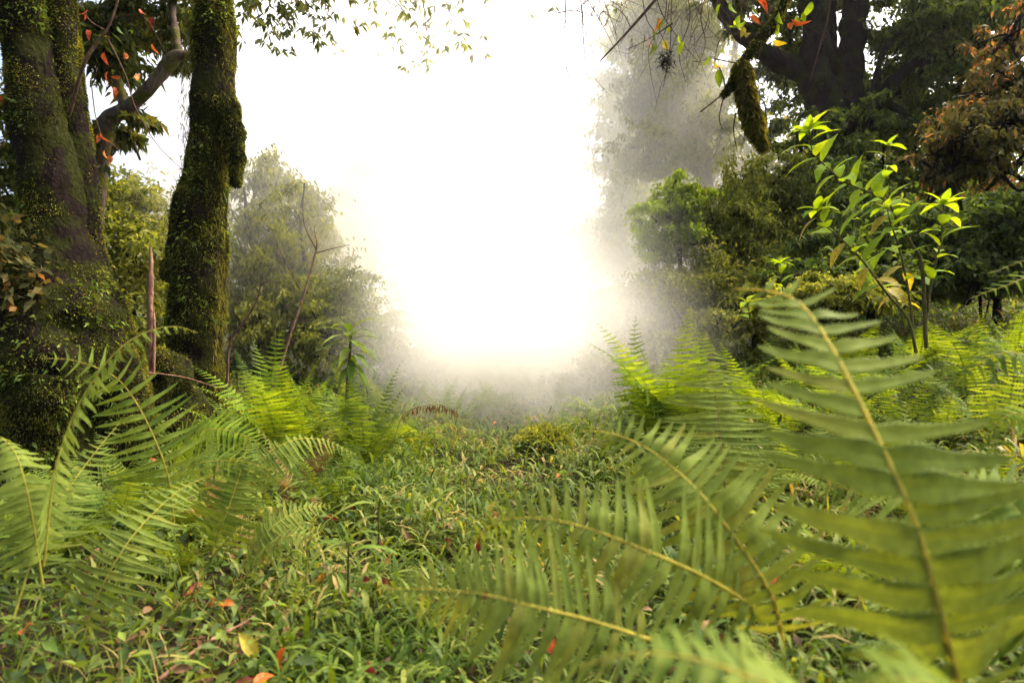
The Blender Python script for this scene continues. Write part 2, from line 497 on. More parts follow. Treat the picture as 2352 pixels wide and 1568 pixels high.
# ------------------------------------------------------------------ ferns
def pinna_mesh(name, mat, nl=14, wr=.095, valley=.5, droop=.12, falc=.1, curl=0.0):
    xs = np.linspace(0, 1, nl + 1)
    def env(x): return wr * (1 - x) ** .62 * (0.72 + .28 * np.clip(x * 5, 0, 1)) * (1 + .1 * np.sin(x * 9))
    def cen(x): return np.array([x - .04 * droop * x, falc * x * x, -droop * x * x + curl * math.sin(x * 7) * .02])
    vs, fs = [], []
    for x in xs: vs.append(cen(x))
    for sgn in (-1, 1):
        val, tips = [], []
        for k, x in enumerate(xs):
            c = cen(x); val.append(len(vs)); vs.append(c + np.array([0, sgn * env(x) * valley, env(x) * .12]))
        for k in range(nl):
            x = xs[k] + (xs[k + 1] - xs[k]) * .8
            c = cen(min(x, 1)); tips.append(len(vs)); vs.append(c + np.array([0, sgn * env(xs[k] + .3 / nl), -env(x) * .1]))
        for k in range(nl):
            a, b, c, d, e = k, val[k], tips[k], val[k + 1], k + 1
            tri = [(a, b, d), (a, d, e), (b, c, d)]
            fs += tri if sgn > 0 else [q[::-1] for q in tri]
    me = bpy.data.meshes.new(name)
    me.from_pydata([tuple(v) for v in vs], [], fs)
    me.materials.append(mat)
    return me, np.array(vs), np.array(fs)


PIN = {}
for mk in ('fern_near', 'fern', 'fern_lime', 'fern_brown'):
    PIN[mk] = [pinna_mesh('pinna', M[mk], 16, .098 + .012 * q, .7 + .05 * q, .05 + .05 * q, .1 - .03 * q, q) for q in range(3)]
PLOW = [pinna_mesh('pinna_simple', M['fern'], 6, .12, .5, .1 + .1 * q, .1)[1:] for q in range(2)]


def fprofile(t, base=.18):
    """pinna length along the rachis: short at base, widest a third up, tapering to the tip"""
    return np.clip((t + .08) / .3, 0, 1) ** .6 * np.clip((1.02 - t) / .72, 0, 1) ** .8


def frond_frames(pts, n, up, fwd=.35, bare=.12, plen=.2, base_w=None, skew=0.0):
    C = spline(pts, 160)
    T = norm(np.gradient(C, axis=0))
    s = np.linspace(0, 1, 160)
    ts = bare + (1 - bare) * (np.arange(n) + .5) / n
    ts = ts ** .94
    out = []
    for k, t in enumerate(ts):
        i = t * 159
        c = np.array([np.interp(t, s, C[:, a]) for a in range(3)])
        tt = norm(np.array([np.interp(t, s, T[:, a]) for a in range(3)]))
        nn = up - tt * (up @ tt); nn = nn / np.linalg.norm(nn)
        sd = np.cross(tt, nn)
        tl = (t - bare) / (1 - bare)
        L = plen * float(fprofile(np.array(tl)))
        for sg in (-1, 1):
            a = fwd * (.25 + 1.0 * tl) + rng.normal() * .05 + skew * sg
            d = sd * sg * math.cos(a) + tt * math.sin(a)
            out.append((c, d, tt, nn, sg, L * rng.uniform(.9, 1.08), tl))
    return C, out


def pin_matrix(c, d, tt, nn, sg, L, sag, wmul=1.0):
    d = d - np.array([0, 0, 1.0]) * sag
    d = d / np.linalg.norm(d)
    z = nn - d * (nn @ d); z = z / np.linalg.norm(z)
    y = np.cross(z, d)
    if y @ tt < 0: y = -y         # the sickle bend always points to the frond's tip
    Mx = Matrix([[d[0] * L, y[0] * L * wmul, z[0] * L, c[0]], [d[1] * L, y[1] * L * wmul, z[1] * L, c[1]], [d[2] * L, y[2] * L * wmul, z[2] * L, c[2]], [0, 0, 0, 1]])
    return Mx


def big_frond(parent, pts, plen, n=30, mk='fern_near', up=(0, -.35, 1), r=.004, fwd=.35, bare=.1, sag=.12, wmul=1.0, skew=0.0, stalk='stalk'):
    """a frond whose every leaflet is its own sub-part under the frond"""
    pts = np.array(pts); up = norm(np.array(up, float))
    rr = [r * (1 - .8 * k / (len(pts) - 1)) for k in range(len(pts))]
    v, f = tube(pts, rr, 50, 7)
    fr = mesh_obj('frond', v, f, M[stalk], parent, smooth=True)
    C, fr_ = frond_frames(pts, n, up, fwd, bare, plen, skew=skew)
    wl = Vector([float(q) for q in WLOC[parent.name]])
    for (c, d, tt, nn, sg, L, tl) in fr_:
        if L < .004 or rng.random() < .015: continue
        me = PIN[mk][rng.integers(3)][0]
        sp_ = L / plen
        spacing = 1.0
        mx = pin_matrix(c, d, tt, nn, sg, L, sag + rng.normal() * .06, wmul * (1 + .5 * (1 - sp_)))
        nn2 = bpy.data.objects.new('pinna', me)
        mx.translation = mx.translation - wl
        nn2.matrix_local = mx
        nn2.parent = fr
        COL.objects.link(nn2)
    return fr


def small_frond_mesh(name, mk, n, L, arch, wid, droop_tip=.0):
    """one whole frond as a mesh, growing from the origin outward along +X"""
    Gg = Geo()
    el0 = arch[0]; el1 = arch[1]
    N = 24
    el = np.linspace(el0, el1, N) + 0
    c = np.zeros((N, 3)); 
    for k in range(1, N):
        c[k] = c[k - 1] + np.array([math.cos(el[k]), 0, math.sin(el[k])]) * L / (N - 1)
    c[:, 1] += .04 * L * np.sin(np.linspace(0, 3, N) * rng.uniform(.5, 1.5))
    v, f = tube(c, np.linspace(.0035, .0008, N), 14, 3); Gg.add(v, f)
    up = np.array([-math.sin((el0 + el1) / 2), 0, math.cos((el0 + el1) / 2)])
    C, fr_ = frond_frames(c, n, up, .3, .14, wid)
    for (cc, d, tt, nn, sg, Lp, tl) in fr_:
        if Lp < .004: continue
        mx = np.array(pin_matrix(cc, d, tt, nn, sg, Lp, .12 + rng.normal() * .07, 1.0 + .3 * rng.random()))
        vs, fs = PLOW[rng.integers(2)]
        Gg.add(vs @ mx[:3, :3].T + mx[:3, 3], fs)
    o = Gg.obj(name, M[mk])
    me = o.data
    COL.objects.unlink(o); bpy.data.objects.remove(o)
    return me


SF = {}
for mk in ('fern', 'fern_lime', 'fern_brown'):
    SF[mk] = [small_frond_mesh('frond', mk, 24, 1.0, a, w) for a, w in (((1.35, .3), .17), ((1.2, -.25), .19), ((1.45, .75), .15), ((1.0, -.6), .18))]


def fern(px, d, size, nf=8, mk='fern', label='', group=None, spread=1.0, z_off=0.0, lean=None, name='fern'):
    x = (px - 1176) * K * d
    z = float(h(x, d)) + z_off
    root = thing(name, label, 'fern', (x, d, z - .02), group)
    a0 = rng.uniform(0, 6.28)
    nf += 2
    for k in range(nf):
        o = bpy.data.objects.new('frond', SF[mk][(rng.integers(4)) if spread > .6 else (0 if k % 2 else 2)])
        a = a0 + 6.283 * k / nf + rng.normal() * .25
        s = size * rng.uniform(.85, 1.35)
        o.rotation_euler = (rng.normal() * .12, rng.normal() * .12, a)
        o.scale = (s * spread ** .3, s, s)
        o.parent = root
        COL.objects.link(o)
    return root


# --- the foreground fern on the right: each leaflet modelled
fr = thing('fern', 'huge out of focus green fern with yellow stalk rising from the lower right', 'fern', V(2230, 1600, .95))
big_frond(fr, [V(2215, 1640, .78), V(2165, 1430, .74), V(2105, 1210, .74), V(2005, 985, .78), V(1905, 790, .86), V(1835, 695, .93), V(1760, 668, .97), V(1690, 664, 1.0)],
          .182, 21, 'fern_near', up=(-.15, -.85, .5), r=.0048, fwd=.2, bare=.02, sag=.0, wmul=1.2, skew=-.32, stalk='stalk_gold')
fr = thing('fern', 'soft green fern frond arching left over the grass beside the huge blurred fern', 'fern', V(1800, 1480, 1.15))
big_frond(fr, [V(1800, 1470, 1.1), V(1765, 1350, 1.08), V(1640, 1170, 1.12), V(1560, 1085, 1.18), V(1470, 1020, 1.24), V(1390, 992, 1.3), V(1330, 990, 1.34)],
          .16, 26, 'fern_near', up=(-.3, -.75, .6), r=.003, fwd=.25, bare=.02, sag=.04, wmul=.88, stalk='stalk_gold')
fr = thing('fern', 'low arching fern frond with golden stalk over the middle of the grass', 'fern', V(1760, 1420, 1.1))
big_frond(fr, [V(1760, 1410, 1.1), V(1620, 1325, 1.05), V(1450, 1250, 1.03), V(1340, 1210, 1.06), V(1240, 1190, 1.1), V(1150, 1196, 1.15), V(1085, 1240, 1.2)],
          .145, 27, 'fern_near', up=(.1, -.95, .4), r=.003, fwd=.4, bare=.02, sag=.1, wmul=.84, stalk='stalk_gold')
fr = thing('fern', 'fern frond reaching furthest left above the grass with a straight golden stalk', 'fern', V(1560, 1460, 1.05))
big_frond(fr, [V(1500, 1470, 1.0), V(1360, 1425, .98), V(1210, 1388, .98), V(1120, 1366, 1.0), V(1000, 1353, 1.05), V(870, 1351, 1.12)],
          .134, 27, 'fern_near', up=(.1, -.95, .4), r=.0028, fwd=.5, bare=.02, sag=.12, wmul=.82, stalk='stalk_gold')
fr = thing('fern', 'upright pale fern frond with thin red stalk behind the arching fronds', 'fern', V(1672, 1240, 2.0))
big_frond(fr, [V(1672, 1230, 1.9), V(1662, 1080, 1.9), V(1650, 960, 1.95), V(1638, 860, 2.0), V(1630, 790, 2.05)],
          .25, 25, 'fern_near', up=(.1, -.95, .3), r=.0028, fwd=.1, bare=.1, sag=.12, wmul=.6, stalk='stalk_dark')
fr = thing('fern', 'blurred bright green fern fronds fanned along the bottom right of the clearing', 'fern', V(2000, 1700, .75))
big_frond(fr, [V(2150, 1850, .55), V(1900, 1650, .5), V(1700, 1545, .5), V(1500, 1500, .52), V(1340, 1530, .56)], .09, 18, 'fern_near', up=(-.1, -.3, 1), r=.0025, fwd=.3, sag=.15, wmul=1.1)
big_frond(fr, [V(2350, 1850, .5), V(2250, 1650, .48), V(2080, 1560, .48), V(1900, 1600, .5)], .09, 16, 'fern', up=(-.1, -.3, 1), r=.0025, fwd=.3, sag=.15, wmul=1.1)
big_frond(fr, [V(1900, 1800, .75), V(1780, 1620, .7), V(1620, 1520, .72), V(1440, 1500, .76), V(1330, 1530, .8)], .1, 20, 'fern', up=(0, -.4, .9), r=.0025, fwd=.3, sag=.15, wmul=.9)
fr = thing('fern', 'dark green fern fronds crossing behind the huge blurred frond', 'fern', V(2330, 1500, 1.3))
big_frond(fr, [V(2420, 1560, 1.2), V(2300, 1340, 1.2), V(2150, 1180, 1.25), V(1980, 1110, 1.35), V(1850, 1150, 1.45)], .2, 24, 'fern', up=(-.1, -.6, .8), r=.003, fwd=.3, sag=.1, wmul=.85)
big_frond(fr, [V(2440, 1500, 1.2), V(2380, 1250, 1.15), V(2280, 1120, 1.2), V(2120, 1060, 1.3)], .19, 22, 'fern', up=(-.1, -.6, .8), r=.003, fwd=.3, sag=.1, wmul=.85)
fr = thing('fern', 'olive green fern leaning in from the right edge with drooping fronds', 'fern', V(2520, 1150, 2.0))
big_frond(fr, [V(2500, 1150, 1.9), V(2440, 900, 1.8), V(2330, 810, 1.75), V(2230, 850, 1.75), V(2170, 920, 1.8)], .16, 24, 'fern', up=(0, -.5, .9), r=.003, fwd=.3, sag=.35, wmul=.85)
big_frond(fr, [V(2500, 1150, 1.9), V(2460, 800, 1.9), V(2400, 640, 2.0), V(2300, 660, 2.0), V(2230, 685, 2.0)], .13, 24, 'fern_lime', up=(0, -.6, .8), r=.003, fwd=.3, sag=.2, wmul=.85)
big_frond(fr, [V(2520, 1150, 1.9), V(2480, 750, 2.2), V(2400, 600, 2.2), V(2270, 628, 2.2)], .12, 22, 'fern_lime', up=(0, -.6, .8), r=.003, fwd=.3, sag=.2, wmul=.85)
big_frond(fr, [V(2520, 1200, 1.7), V(2430, 1000, 1.6), V(2330, 950, 1.6), V(2260, 1000, 1.6)], .14, 20, 'fern_lime', up=(0, -.6, .8), r=.003, fwd=.3, sag=.3, wmul=.9)

# --- fern plants in the left foreground
fr = thing('fern', 'tall fern bowed in an arch with its leaflets hanging before the mossy trunks', 'fern', V(90, 1400, 1.7))
big_frond(fr, [V(100, 1300, 1.65), V(125, 1090, 1.65), V(175, 940, 1.7), V(255, 820, 1.75), V(330, 765, 1.8), V(400, 750, 1.85), V(455, 764, 1.9)],
          .115, 27, 'fern_near', up=(-.6, -.1, .8), r=.0032, fwd=.4, bare=.05, sag=1.0, wmul=1.1)
big_frond(fr, [V(100, 1350, 1.7), V(60, 1120, 1.7), V(20, 1020, 1.75), V(-60, 985, 1.8)], .12, 22, 'fern_near', up=(.4, -.3, .8), r=.003, fwd=.4, bare=.1, sag=.5, wmul=1.2)
fr = thing('fern', 'broad bright fern frond spreading before the foot of the mossy tree', 'fern', V(400, 1210, 2.2))
big_frond(fr, [V(400, 1200, 2.2), V(385, 1090, 2.15), V(345, 985, 2.15), V(300, 905, 2.15), V(255, 860, 2.1), V(170, 828, 2.05), V(90, 822, 2.0)],
          .185, 23, 'fern', up=(.3, -.9, .4), r=.0032, fwd=.25, bare=.05, sag=.02, wmul=.7)
fr = thing('fern', 'pale fern frond with straight yellow stalk leaning right in the left corner', 'fern', V(80, 1400, 1.6))
big_frond(fr, [V(30, 1420, 1.65), V(100, 1210, 1.75), V(165, 1110, 1.85), V(225, 1030, 1.95), V(275, 970, 2.05)],
          .12, 26, 'fern_near', up=(.2, -.8, .6), r=.003, fwd=.35, bare=.05, sag=.15, wmul=.68)
fr = thing('fern', 'neat dark green fern frond lit on its ribs above the shaded grass', 'fern', V(190, 1500, 1.8))
big_frond(fr, [V(190, 1470, 1.75), V(225, 1365, 1.75), V(290, 1250, 1.8), V(360, 1170, 1.9), V(420, 1120, 2.0), V(470, 1096, 2.1)],
          .155, 22, 'fern_near', up=(.15, -.75, .65), r=.003, fwd=.2, bare=.05, sag=.12, wmul=.72)
fr = thing('fern', 'bright flat fern fronds spread sideways under the second mossy trunk', 'fern', V(380, 1150, 2.7))
big_frond(fr, [V(385, 1090, 2.7), V(430, 1010, 2.65), V(490, 985, 2.6), V(560, 1000, 2.6), V(620, 1030, 2.55)], .16, 24, 'fern_lime', up=(0, -.7, .7), r=.003, fwd=.3, bare=.05, sag=.1, wmul=.75)
big_frond(fr, [V(385, 1100, 2.7), V(420, 1080, 2.5), V(470, 1060, 2.4), V(560, 1060, 2.35), V(640, 1085, 2.3)], .15, 24, 'fern', up=(0, -.7, .7), r=.003, fwd=.3, bare=.05, sag=.1, wmul=.75)
fr = thing('fern', 'pale grey green fern frond arched over the left edge of the grass', 'fern', V(530, 1230, 2.4))
big_frond(fr, [V(530, 1180, 2.4), V(590, 1070, 2.45), V(660, 1015, 2.5), V(740, 1010, 2.6), V(820, 1045, 2.7)], .14, 26, 'fern_near', up=(0, -.6, .8), r=.003, fwd=.3, bare=.05, sag=.35, wmul=.75)
fr = thing('fern', 'dark leaning fern frond standing in shade behind the neat left frond', 'fern', V(470, 1280, 2.3))
big_frond(fr, [V(490, 1270, 2.3), V(520, 1180, 2.3), V(550, 1090, 2.35), V(570, 1020, 2.4)], .17, 22, 'fern', up=(0, -.8, .6), r=.003, fwd=.2, bare=.05, sag=.1, wmul=.7)
fr = thing('fern', 'small pale fern spread over the grass beside the broad grass leaves', 'fern', V(640, 1280, 2.2))
big_frond(fr, [V(560, 1290, 2.2), V(620, 1215, 2.2), V(690, 1170, 2.25), V(760, 1160, 2.3)], .13, 20, 'fern_near', up=(0, -.5, .8), r=.0025, fwd=.3, bare=.05, sag=.2, wmul=.85)
big_frond(fr, [V(560, 1300, 2.2), V(640, 1240, 2.1), V(700, 1230, 2.1), V(760, 1250, 2.1)], .1, 18, 'fern_near', up=(0, -.5, .8), r=.0025, fwd=.3, bare=.05, sag=.2, wmul=.85)

# --- ferns in the middle distance
GL, GRt = 'ferns on the left bank', 'ferns on the right bank'
fern(645, 4.3, .84, 11, 'fern_lime', 'upright lime green fern beside the leaning bare sapling', spread=.5, z_off=.05)
fern(640, 4.3, .5, 7, 'fern', 'dark green fern clump at the foot of the leaning bare sapling')
fern(830, 4.3, .76, 11, 'fern', 'full green fern clump under the drooping rosette plant', spread=.6)
fern(745, 5.2, .55, 8, 'fern', 'green fern between the bare sapling and the rosette plant')
fern(690, 3.4, .42, 6, 'fern_brown', 'browning fern with rusty fronds in front of the bare sapling')
fern(900, 4.3, .4, 7, 'fern', 'low dark fern on the left edge of the misty path')
fern(940, 5.4, .5, 8, 'fern_lime', 'yellow green fern spreading at the left edge of the mist')
fern(1025, 6.6, .5, 8, 'fern_lime', 'hazy yellow green fern low in the mist on the path', spread=1)
fern(560, 4.6, .68, 9, 'fern_lime', 'lime fern just right of the second mossy trunk')
fern(1530, 4.4, .95, 9, 'fern_lime', 'tall bright lime fern standing upright in the sun right of the path', spread=.5)
fern(1590, 4.2, .8, 8, 'fern_lime', 'glowing yellow green fern beside the tall upright fern', spread=.5)
fern(1425, 4.2, .45, 7, 'fern', 'pale low fern at the foot of the tall upright fern')
fern(1330, 5.6, .4, 7, 'fern', 'small hazy fern on the right side of the path')
for px, d, s_, mk, lab in ((300, 3.5, .42, 'fern', 'dark fern before the right root of the great mossy tree'), (430, 3.0, .38, 'fern', 'dark fern under the flat bright fronds'), (340, 2.8, .36, 'fern', 'shaded fern below the broad bright frond'),
    (560, 3.3, .4, 'fern', 'green fern in front of the small crooked bare sapling'), (650, 3.1, .36, 'fern', 'low green fern beside the browning fern'), (740, 3.3, .36, 'fern', 'low fern at the grass edge below the rosette plant'), (610, 2.8, .32, 'fern_brown', 'small browned fern in front of the pale arching frond'),
    (200, 3.2, .4, 'fern', 'shaded fern at the foot of the great mossy tree'), (60, 3.0, .42, 'fern', 'shaded fern at the left edge below the dry leaves'), (500, 4.6, .5, 'fern_lime', 'lit fern between the stump and the second mossy trunk'), (580, 4.6, .55, 'fern', 'full fern touching the second mossy trunk on its right'),
    (880, 5.2, .5, 'fern', 'green fern behind the low dark fern at the path edge'), (420, 2.5, .3, 'fern', 'small shaded fern above the neat dark frond'), (700, 4.4, .55, 'fern_lime', 'lit fern right of the leaning bare sapling')):
    fern(px, d, s_, 8, mk, lab, GL)
GLL = ["green fern leaning in front of the bare sapling's foot", 'green fern just left of the withered brown frond', 'fern low in front of the rosette plant near the grass', 'green fern at the right foot of the second mossy trunk', "fern in front of the second mossy trunk's base", 'fern over the mossy stump between the trunks', "fern before the great mossy tree's right root", 'small fern at the tip of the row beside the path', 'lime fern behind the bare sapling', 'tall green fern behind the gap right of the second mossy trunk', 'lime fern behind the rosette plant', 'lime fern furthest back on the left bank near the fog', 'browning fern beneath the flat bright fronds on the left', 'green fern against the middle of the great mossy tree', 'fern at the far left in front of the great mossy tree', 'faint lime fern at the left rim of the fog']
for q_, (px, d, s, mk) in enumerate(((720, 4.0, .4, 'fern'), (780, 3.6, .4, 'fern'), (850, 3.9, .38, 'fern'), (600, 3.7, .45, 'fern'), (540, 4.2, .45, 'fern'),
                     (470, 3.6, .45, 'fern'), (390, 3.3, .4, 'fern'), (960, 4.7, .33, 'fern'), (700, 6.0, .6, 'fern_lime'), (600, 6.4, .6, 'fern'),
                     (800, 6.4, .55, 'fern_lime'), (880, 7.0, .55, 'fern_lime'), (500, 3.1, .36, 'fern_brown'), (250, 3.0, .45, 'fern'), (120, 2.6, .45, 'fern'), (950, 7.8, .5, 'fern_lime'))):
    fern(px, d, s, 7, mk, GLL[q_], GL)
GRL = ['lime fern right behind the tall upright lime fern', 'lime fern under the low bright seedling', "lime fern left of the huge frond's upper stalk", 'green fern behind the upright pale frond with red stalk', 'lime fern below the small upright seedling', 'lime fern behind the middle of the huge blurred frond', 'lime fern at the foot of the broad leaved sapling', "green fern in front of the broad leaved sapling's stems", "green fern just right of the broad leaved sapling's foot", 'green fern up the slope right of the broad leaved sapling', 'green fern beneath the olive green fern at the right edge', 'fern seen through the upright pale frond', 'fern at the border of grass and slope left of the upright pale frond', 'low fern in the grass behind the arching pale frond', 'fern seen through the left leaflets of the huge frond', 'fern in shade behind the centre of the huge frond', "fern in shade right of the huge frond's stalk", 'lime fern high at the right edge of the slope', 'green fern in front of the olive bush', 'green fern in front of the yellow green low shrub', "lime fern behind the broad leaved sapling's left stem", "lime fern behind the broad leaved sapling's right stem", 'green fern at the foot of the hazy undergrowth by the lime tree', 'fern low at the right edge under the drooping fronds', 'nearest fern in the shade under the huge blurred frond']
for q_, (px, d, s, mk) in enumerate(((1640, 5.0, .65, 'fern_lime'), (1720, 4.4, .6, 'fern_lime'), (1800, 4.0, .6, 'fern_lime'), (1750, 3.4, .5, 'fern'), (1850, 4.8, .6, 'fern_lime'),
                     (1930, 3.8, .6, 'fern_lime'), (2000, 4.4, .62, 'fern_lime'), (2060, 3.5, .55, 'fern'), (2150, 3.2, .5, 'fern'), (2220, 3.8, .55, 'fern'),
                     (2280, 3.0, .5, 'fern'), (1680, 2.9, .45, 'fern_near'), (1560, 3.4, .42, 'fern'), (1480, 3.0, .36, 'fern'), (1820, 3.0, .5, 'fern'),
                     (1980, 2.6, .45, 'fern'), (2120, 2.3, .45, 'fern'), (2330, 4.4, .6, 'fern_lime'), (1700, 6.0, .6, 'fern'), (1800, 6.2, .6, 'fern'),
                     (1950, 5.6, .6, 'fern_lime'), (2100, 5.2, .6, 'fern_lime'), (1600, 6.6, .55, 'fern'), (2250, 2.2, .45, 'fern'), (1880, 2.0, .4, 'fern'))):
    if mk == 'fern_near': mk = 'fern'
    fern(px, d, s, 7, mk, GRL[q_], GRt)

# curled dead frond in the mist edge
fr = thing('dead_frond', 'brown withered frond arched over the ferns at the mist edge', 'dead frond', V(905, 1010, 4.4))
v, f = tube([V(905, 1010, 4.4), V(925, 955, 4.4), V(960, 935, 4.4), V(1010, 930, 4.4), V(1050, 945, 4.4)], [.003, .003, .003, .002, .001], 24, 5)
mesh_obj('stalk', v, f, M['deadwood'], fr, True)
C = spline([V(925, 955, 4.4), V(960, 935, 4.4), V(1010, 930, 4.4), V(1050, 945, 4.4)], 60)
v, f = leaves(C, np.array([0, 0, -1.0]) + rng.normal(size=(60, 3)) * .3, rdir(60), rng.uniform(.03, .075, 60), .012)
mesh_obj('withered_leaflets', v, f, M['fern_brown'], fr)['kind'] = 'stuff'

# ------------------------------------------------------------------ mossy trunks on the left
def moss_on(parent, v, ring_n, seg, n, size, name='moss', thr=-.15, mat='moss', hang=.35):
    """tufts of tiny moss blades over a tube surface"""
    vv = v.reshape(ring_n, seg, 3)
    a = rng.random(n) * (ring_n - 1.001); b = rng.random(n) * seg
    i0 = a.astype(int); j0 = b.astype(int) % seg; fa = (a - i0)[:, None]; fb = (b - np.floor(b))[:, None]
    j1 = (j0 + 1) % seg
    p = (vv[i0, j0] * (1 - fb) + vv[i0, j1] * fb) * (1 - fa) + (vv[i0 + 1, j0] * (1 - fb) + vv[i0 + 1, j1] * fb) * fa
    c = vv.mean(1); cc = c[i0] * (1 - fa) + c[i0 + 1] * fa
    keep = (fbm(p * 3.2, 3) > thr + rng.normal(size=n) * .2) & (p[:, 1] < cc[:, 1] + .08)
    p, cc = p[keep], cc[keep]; n = len(p)
    out_ = norm(p - cc)
    D = norm(out_ + rdir(n) * .9 - np.array([0, 0, hang]))
    s = size * rng.uniform(.5, 1.6, n)
    v2, f2 = leaves(p - out_ * size * .15, D, rdir(n), s, s * .38, droop=.25)
    o = mesh_obj(name, v2, f2, M[mat], parent)
    o['kind'] = 'stuff'
    return o


# second trunk
D2 = 5.4
tr = thing('mossy_tree', 'straight moss covered tree trunk right of the great leaning tree', 'tree', (*V(460, 990, D2)[:2], float(h(-2.7, D2)) - .1))
cp = [(462, 1040, 72), (463, 960, 60), (452, 880, 64), (452, 800, 64), (455, 700, 65), (455, 600, 66), (462, 500, 60), (474, 420, 55), (484, 320, 53), (486, 200, 53), (489, 100, 48), (490, 0, 47), (492, -120, 45), (495, -400, 42), (500, -900, 36)]
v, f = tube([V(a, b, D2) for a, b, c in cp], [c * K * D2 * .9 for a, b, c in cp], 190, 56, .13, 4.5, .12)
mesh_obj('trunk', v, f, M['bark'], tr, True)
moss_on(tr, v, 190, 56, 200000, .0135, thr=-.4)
moss_on(tr, v, 190, 56, 9000, .038, thr=.1, mat='herb', name='climbing_fern_moss')
# broken side limb hanging along the trunk
cp = [(505, 225, 26), (530, 265, 22), (541, 320, 17), (543, 380, 14), (541, 425, 7)]
v, f = tube([V(a, b, D2 - .1) for a, b, c in cp], [c * K * D2 * .95 for a, b, c in cp], 50, 20, .3, 9, .1)
mesh_obj('limb', v, f, M['bark'], tr, True)
moss_on(tr, v, 50, 20, 7000, .024, thr=-.6, hang=1.4, name='hanging_moss')
cp = [(425, 640, 22), (398, 630, 20), (383, 608, 14), (379, 595, 6)]
v, f = tube([V(a, b, D2 - .05) for a, b, c in cp], [c * K * D2 for a, b, c in cp], 24, 16, .3, 9)
mesh_obj('knot', v, f, M['bark'], tr, True)
moss_on(tr, v, 24, 16, 3000, .022, thr=-.6, hang=1.0, name='knot_moss')
# long bottom fringe of hanging moss on both edges
n = 2600
yy = rng.uniform(60, 900, n); side = rng.random(n) < .6
edge = np.where(side, np.interp(yy, [0, 220, 450, 600, 900], [536, 540, 520, 520, 512]), np.interp(yy, [0, 220, 400, 500, 900], [443, 430, 428, 396, 392]))
ed = edge + np.where(side, -1, 1) * rng.uniform(-4, 12, n)
P_ = np.stack([(ed - 1176) * K * D2, D2 - rng.uniform(-.05, .15, n), CAM_H + (784 - yy) * K * D2], -1)
v, f = leaves(P_, rdir(n) * .5 + np.array([0, 0, -1.0]), rdir(n), rng.uniform(.03, .1, n), .006)
mesh_obj('moss_fringe', v, f, M['beard'], tr)['kind'] = 'stuff'
# crown high above, out of the picture's reach apart from its lower sprays
G = Geo()
for pts, rr in (([V(495, -400, D2), V(560, -520, 5.8), V(700, -620, 6.6)], [.09, .06, .02]), ([V(495, -500, D2), V(400, -640, 6.0), V(250, -700, 6.4)], [.1, .06, .02]), ([V(500, -800, D2), V(560, -1000, 5), V(700, -1150, 4.6)], [.09, .05, .02])):
    v, f = tube(pts, rr, 20, 10, .1)
    mesh_obj('limb', v, f, M['bark'], tr, True)
n = 7000
cen = np.array([V(700, -620, 6.6), V(250, -700, 6.4), V(500, -950, 5.4), V(700, -1150, 4.6)])[rng.integers(4, size=n)]
v, f = leaves(cen + rng.normal(size=(n, 3)) * .6, rdir(n), rdir(n, 1), .1, .045)
mesh_obj('crown', v, f, M['canopy'], tr)['kind'] = 'stuff'

# great tree at the left edge: fused stems spreading into buttress roots
D1 = 4.1
tr = thing('mossy_tree', 'great moss covered tree with fused stems and spreading buttress at the left edge', 'tree', (*V(130, 1000, D1)[:2], float(h(-3, D1)) - .1))
stems = [
    ('trunk', [(140, 1180, 235), (145, 1050, 215), (148, 930, 195), (150, 800, 168), (145, 720, 145), (138, 640, 110), (132, 560, 88), (122, 480, 78), (108, 400, 74), (92, 300, 66), (78, 200, 62), (62, 100, 66), (45, 0, 66), (25, -150, 64), (-20, -500, 55), (-60, -1000, 44)], 0, 64, 210),
    ('stem', [(225, 760, 60), (212, 640, 46), (202, 540, 34), (190, 430, 36), (172, 320, 34), (158, 220, 34), (145, 120, 38), (135, 0, 40), (128, -120, 42), (120, -500, 36), (140, -900, 28)], .12, 36, 150),
    ('stem', [(245, 700, 40), (218, 560, 18), (208, 450, 17), (196, 330, 17), (180, 200, 19), (165, 90, 22), (152, 0, 24), (140, -150, 22)], .3, 24, 120),
    ('root', [(200, 780, 90), (270, 900, 80), (310, 1000, 70), (340, 1100, 50), (370, 1180, 20)], -.1, 32, 70),
    ('root', [(60, 800, 80), (-20, 930, 75), (-60, 1050, 60), (-120, 1180, 40)], .0, 32, 70),
    ('root', [(110, 850, 90), (90, 980, 90), (60, 1080, 80), (30, 1180, 50)], -.35, 32, 70),
    ('root', [(180, 720, 60), (230, 690, 50), (270, 770, 45), (300, 880, 45), (330, 1000, 30)], .1, 28, 70),
]
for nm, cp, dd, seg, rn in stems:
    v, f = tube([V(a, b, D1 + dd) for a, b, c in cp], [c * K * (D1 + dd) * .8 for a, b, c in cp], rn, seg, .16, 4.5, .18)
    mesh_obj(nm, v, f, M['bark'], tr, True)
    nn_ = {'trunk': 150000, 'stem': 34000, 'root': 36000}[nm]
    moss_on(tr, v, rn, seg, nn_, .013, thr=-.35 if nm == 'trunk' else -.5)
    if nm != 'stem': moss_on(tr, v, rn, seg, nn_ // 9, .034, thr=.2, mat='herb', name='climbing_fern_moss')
# dry leaf mass caught beside the stem
n = 500
P_ = V(15, 640, D1 - .35) + rng.normal(size=(n, 3)) * np.array([.1, .06, .13])
v, f = leaves(P_, rdir(n, -.4), rdir(n), rng.uniform(.04, .11, n), .04, droop=.1)
mesh_obj('dead_leaf_cluster', v, f, M['tan_leaf'] if False else M['rust'], tr)['kind'] = 'stuff'
n = 9000
cen = np.array([V(-300, -900, 4.5), V(150, -900, 4.6), V(-100, -1200, 4.2), V(300, -1100, 5)])[rng.integers(4, size=n)]
v, f = leaves(cen + rng.normal(size=(n, 3)) * .7, rdir(n), rdir(n, 1), .1, .045)
mesh_obj('crown', v, f, M['canopy'], tr)

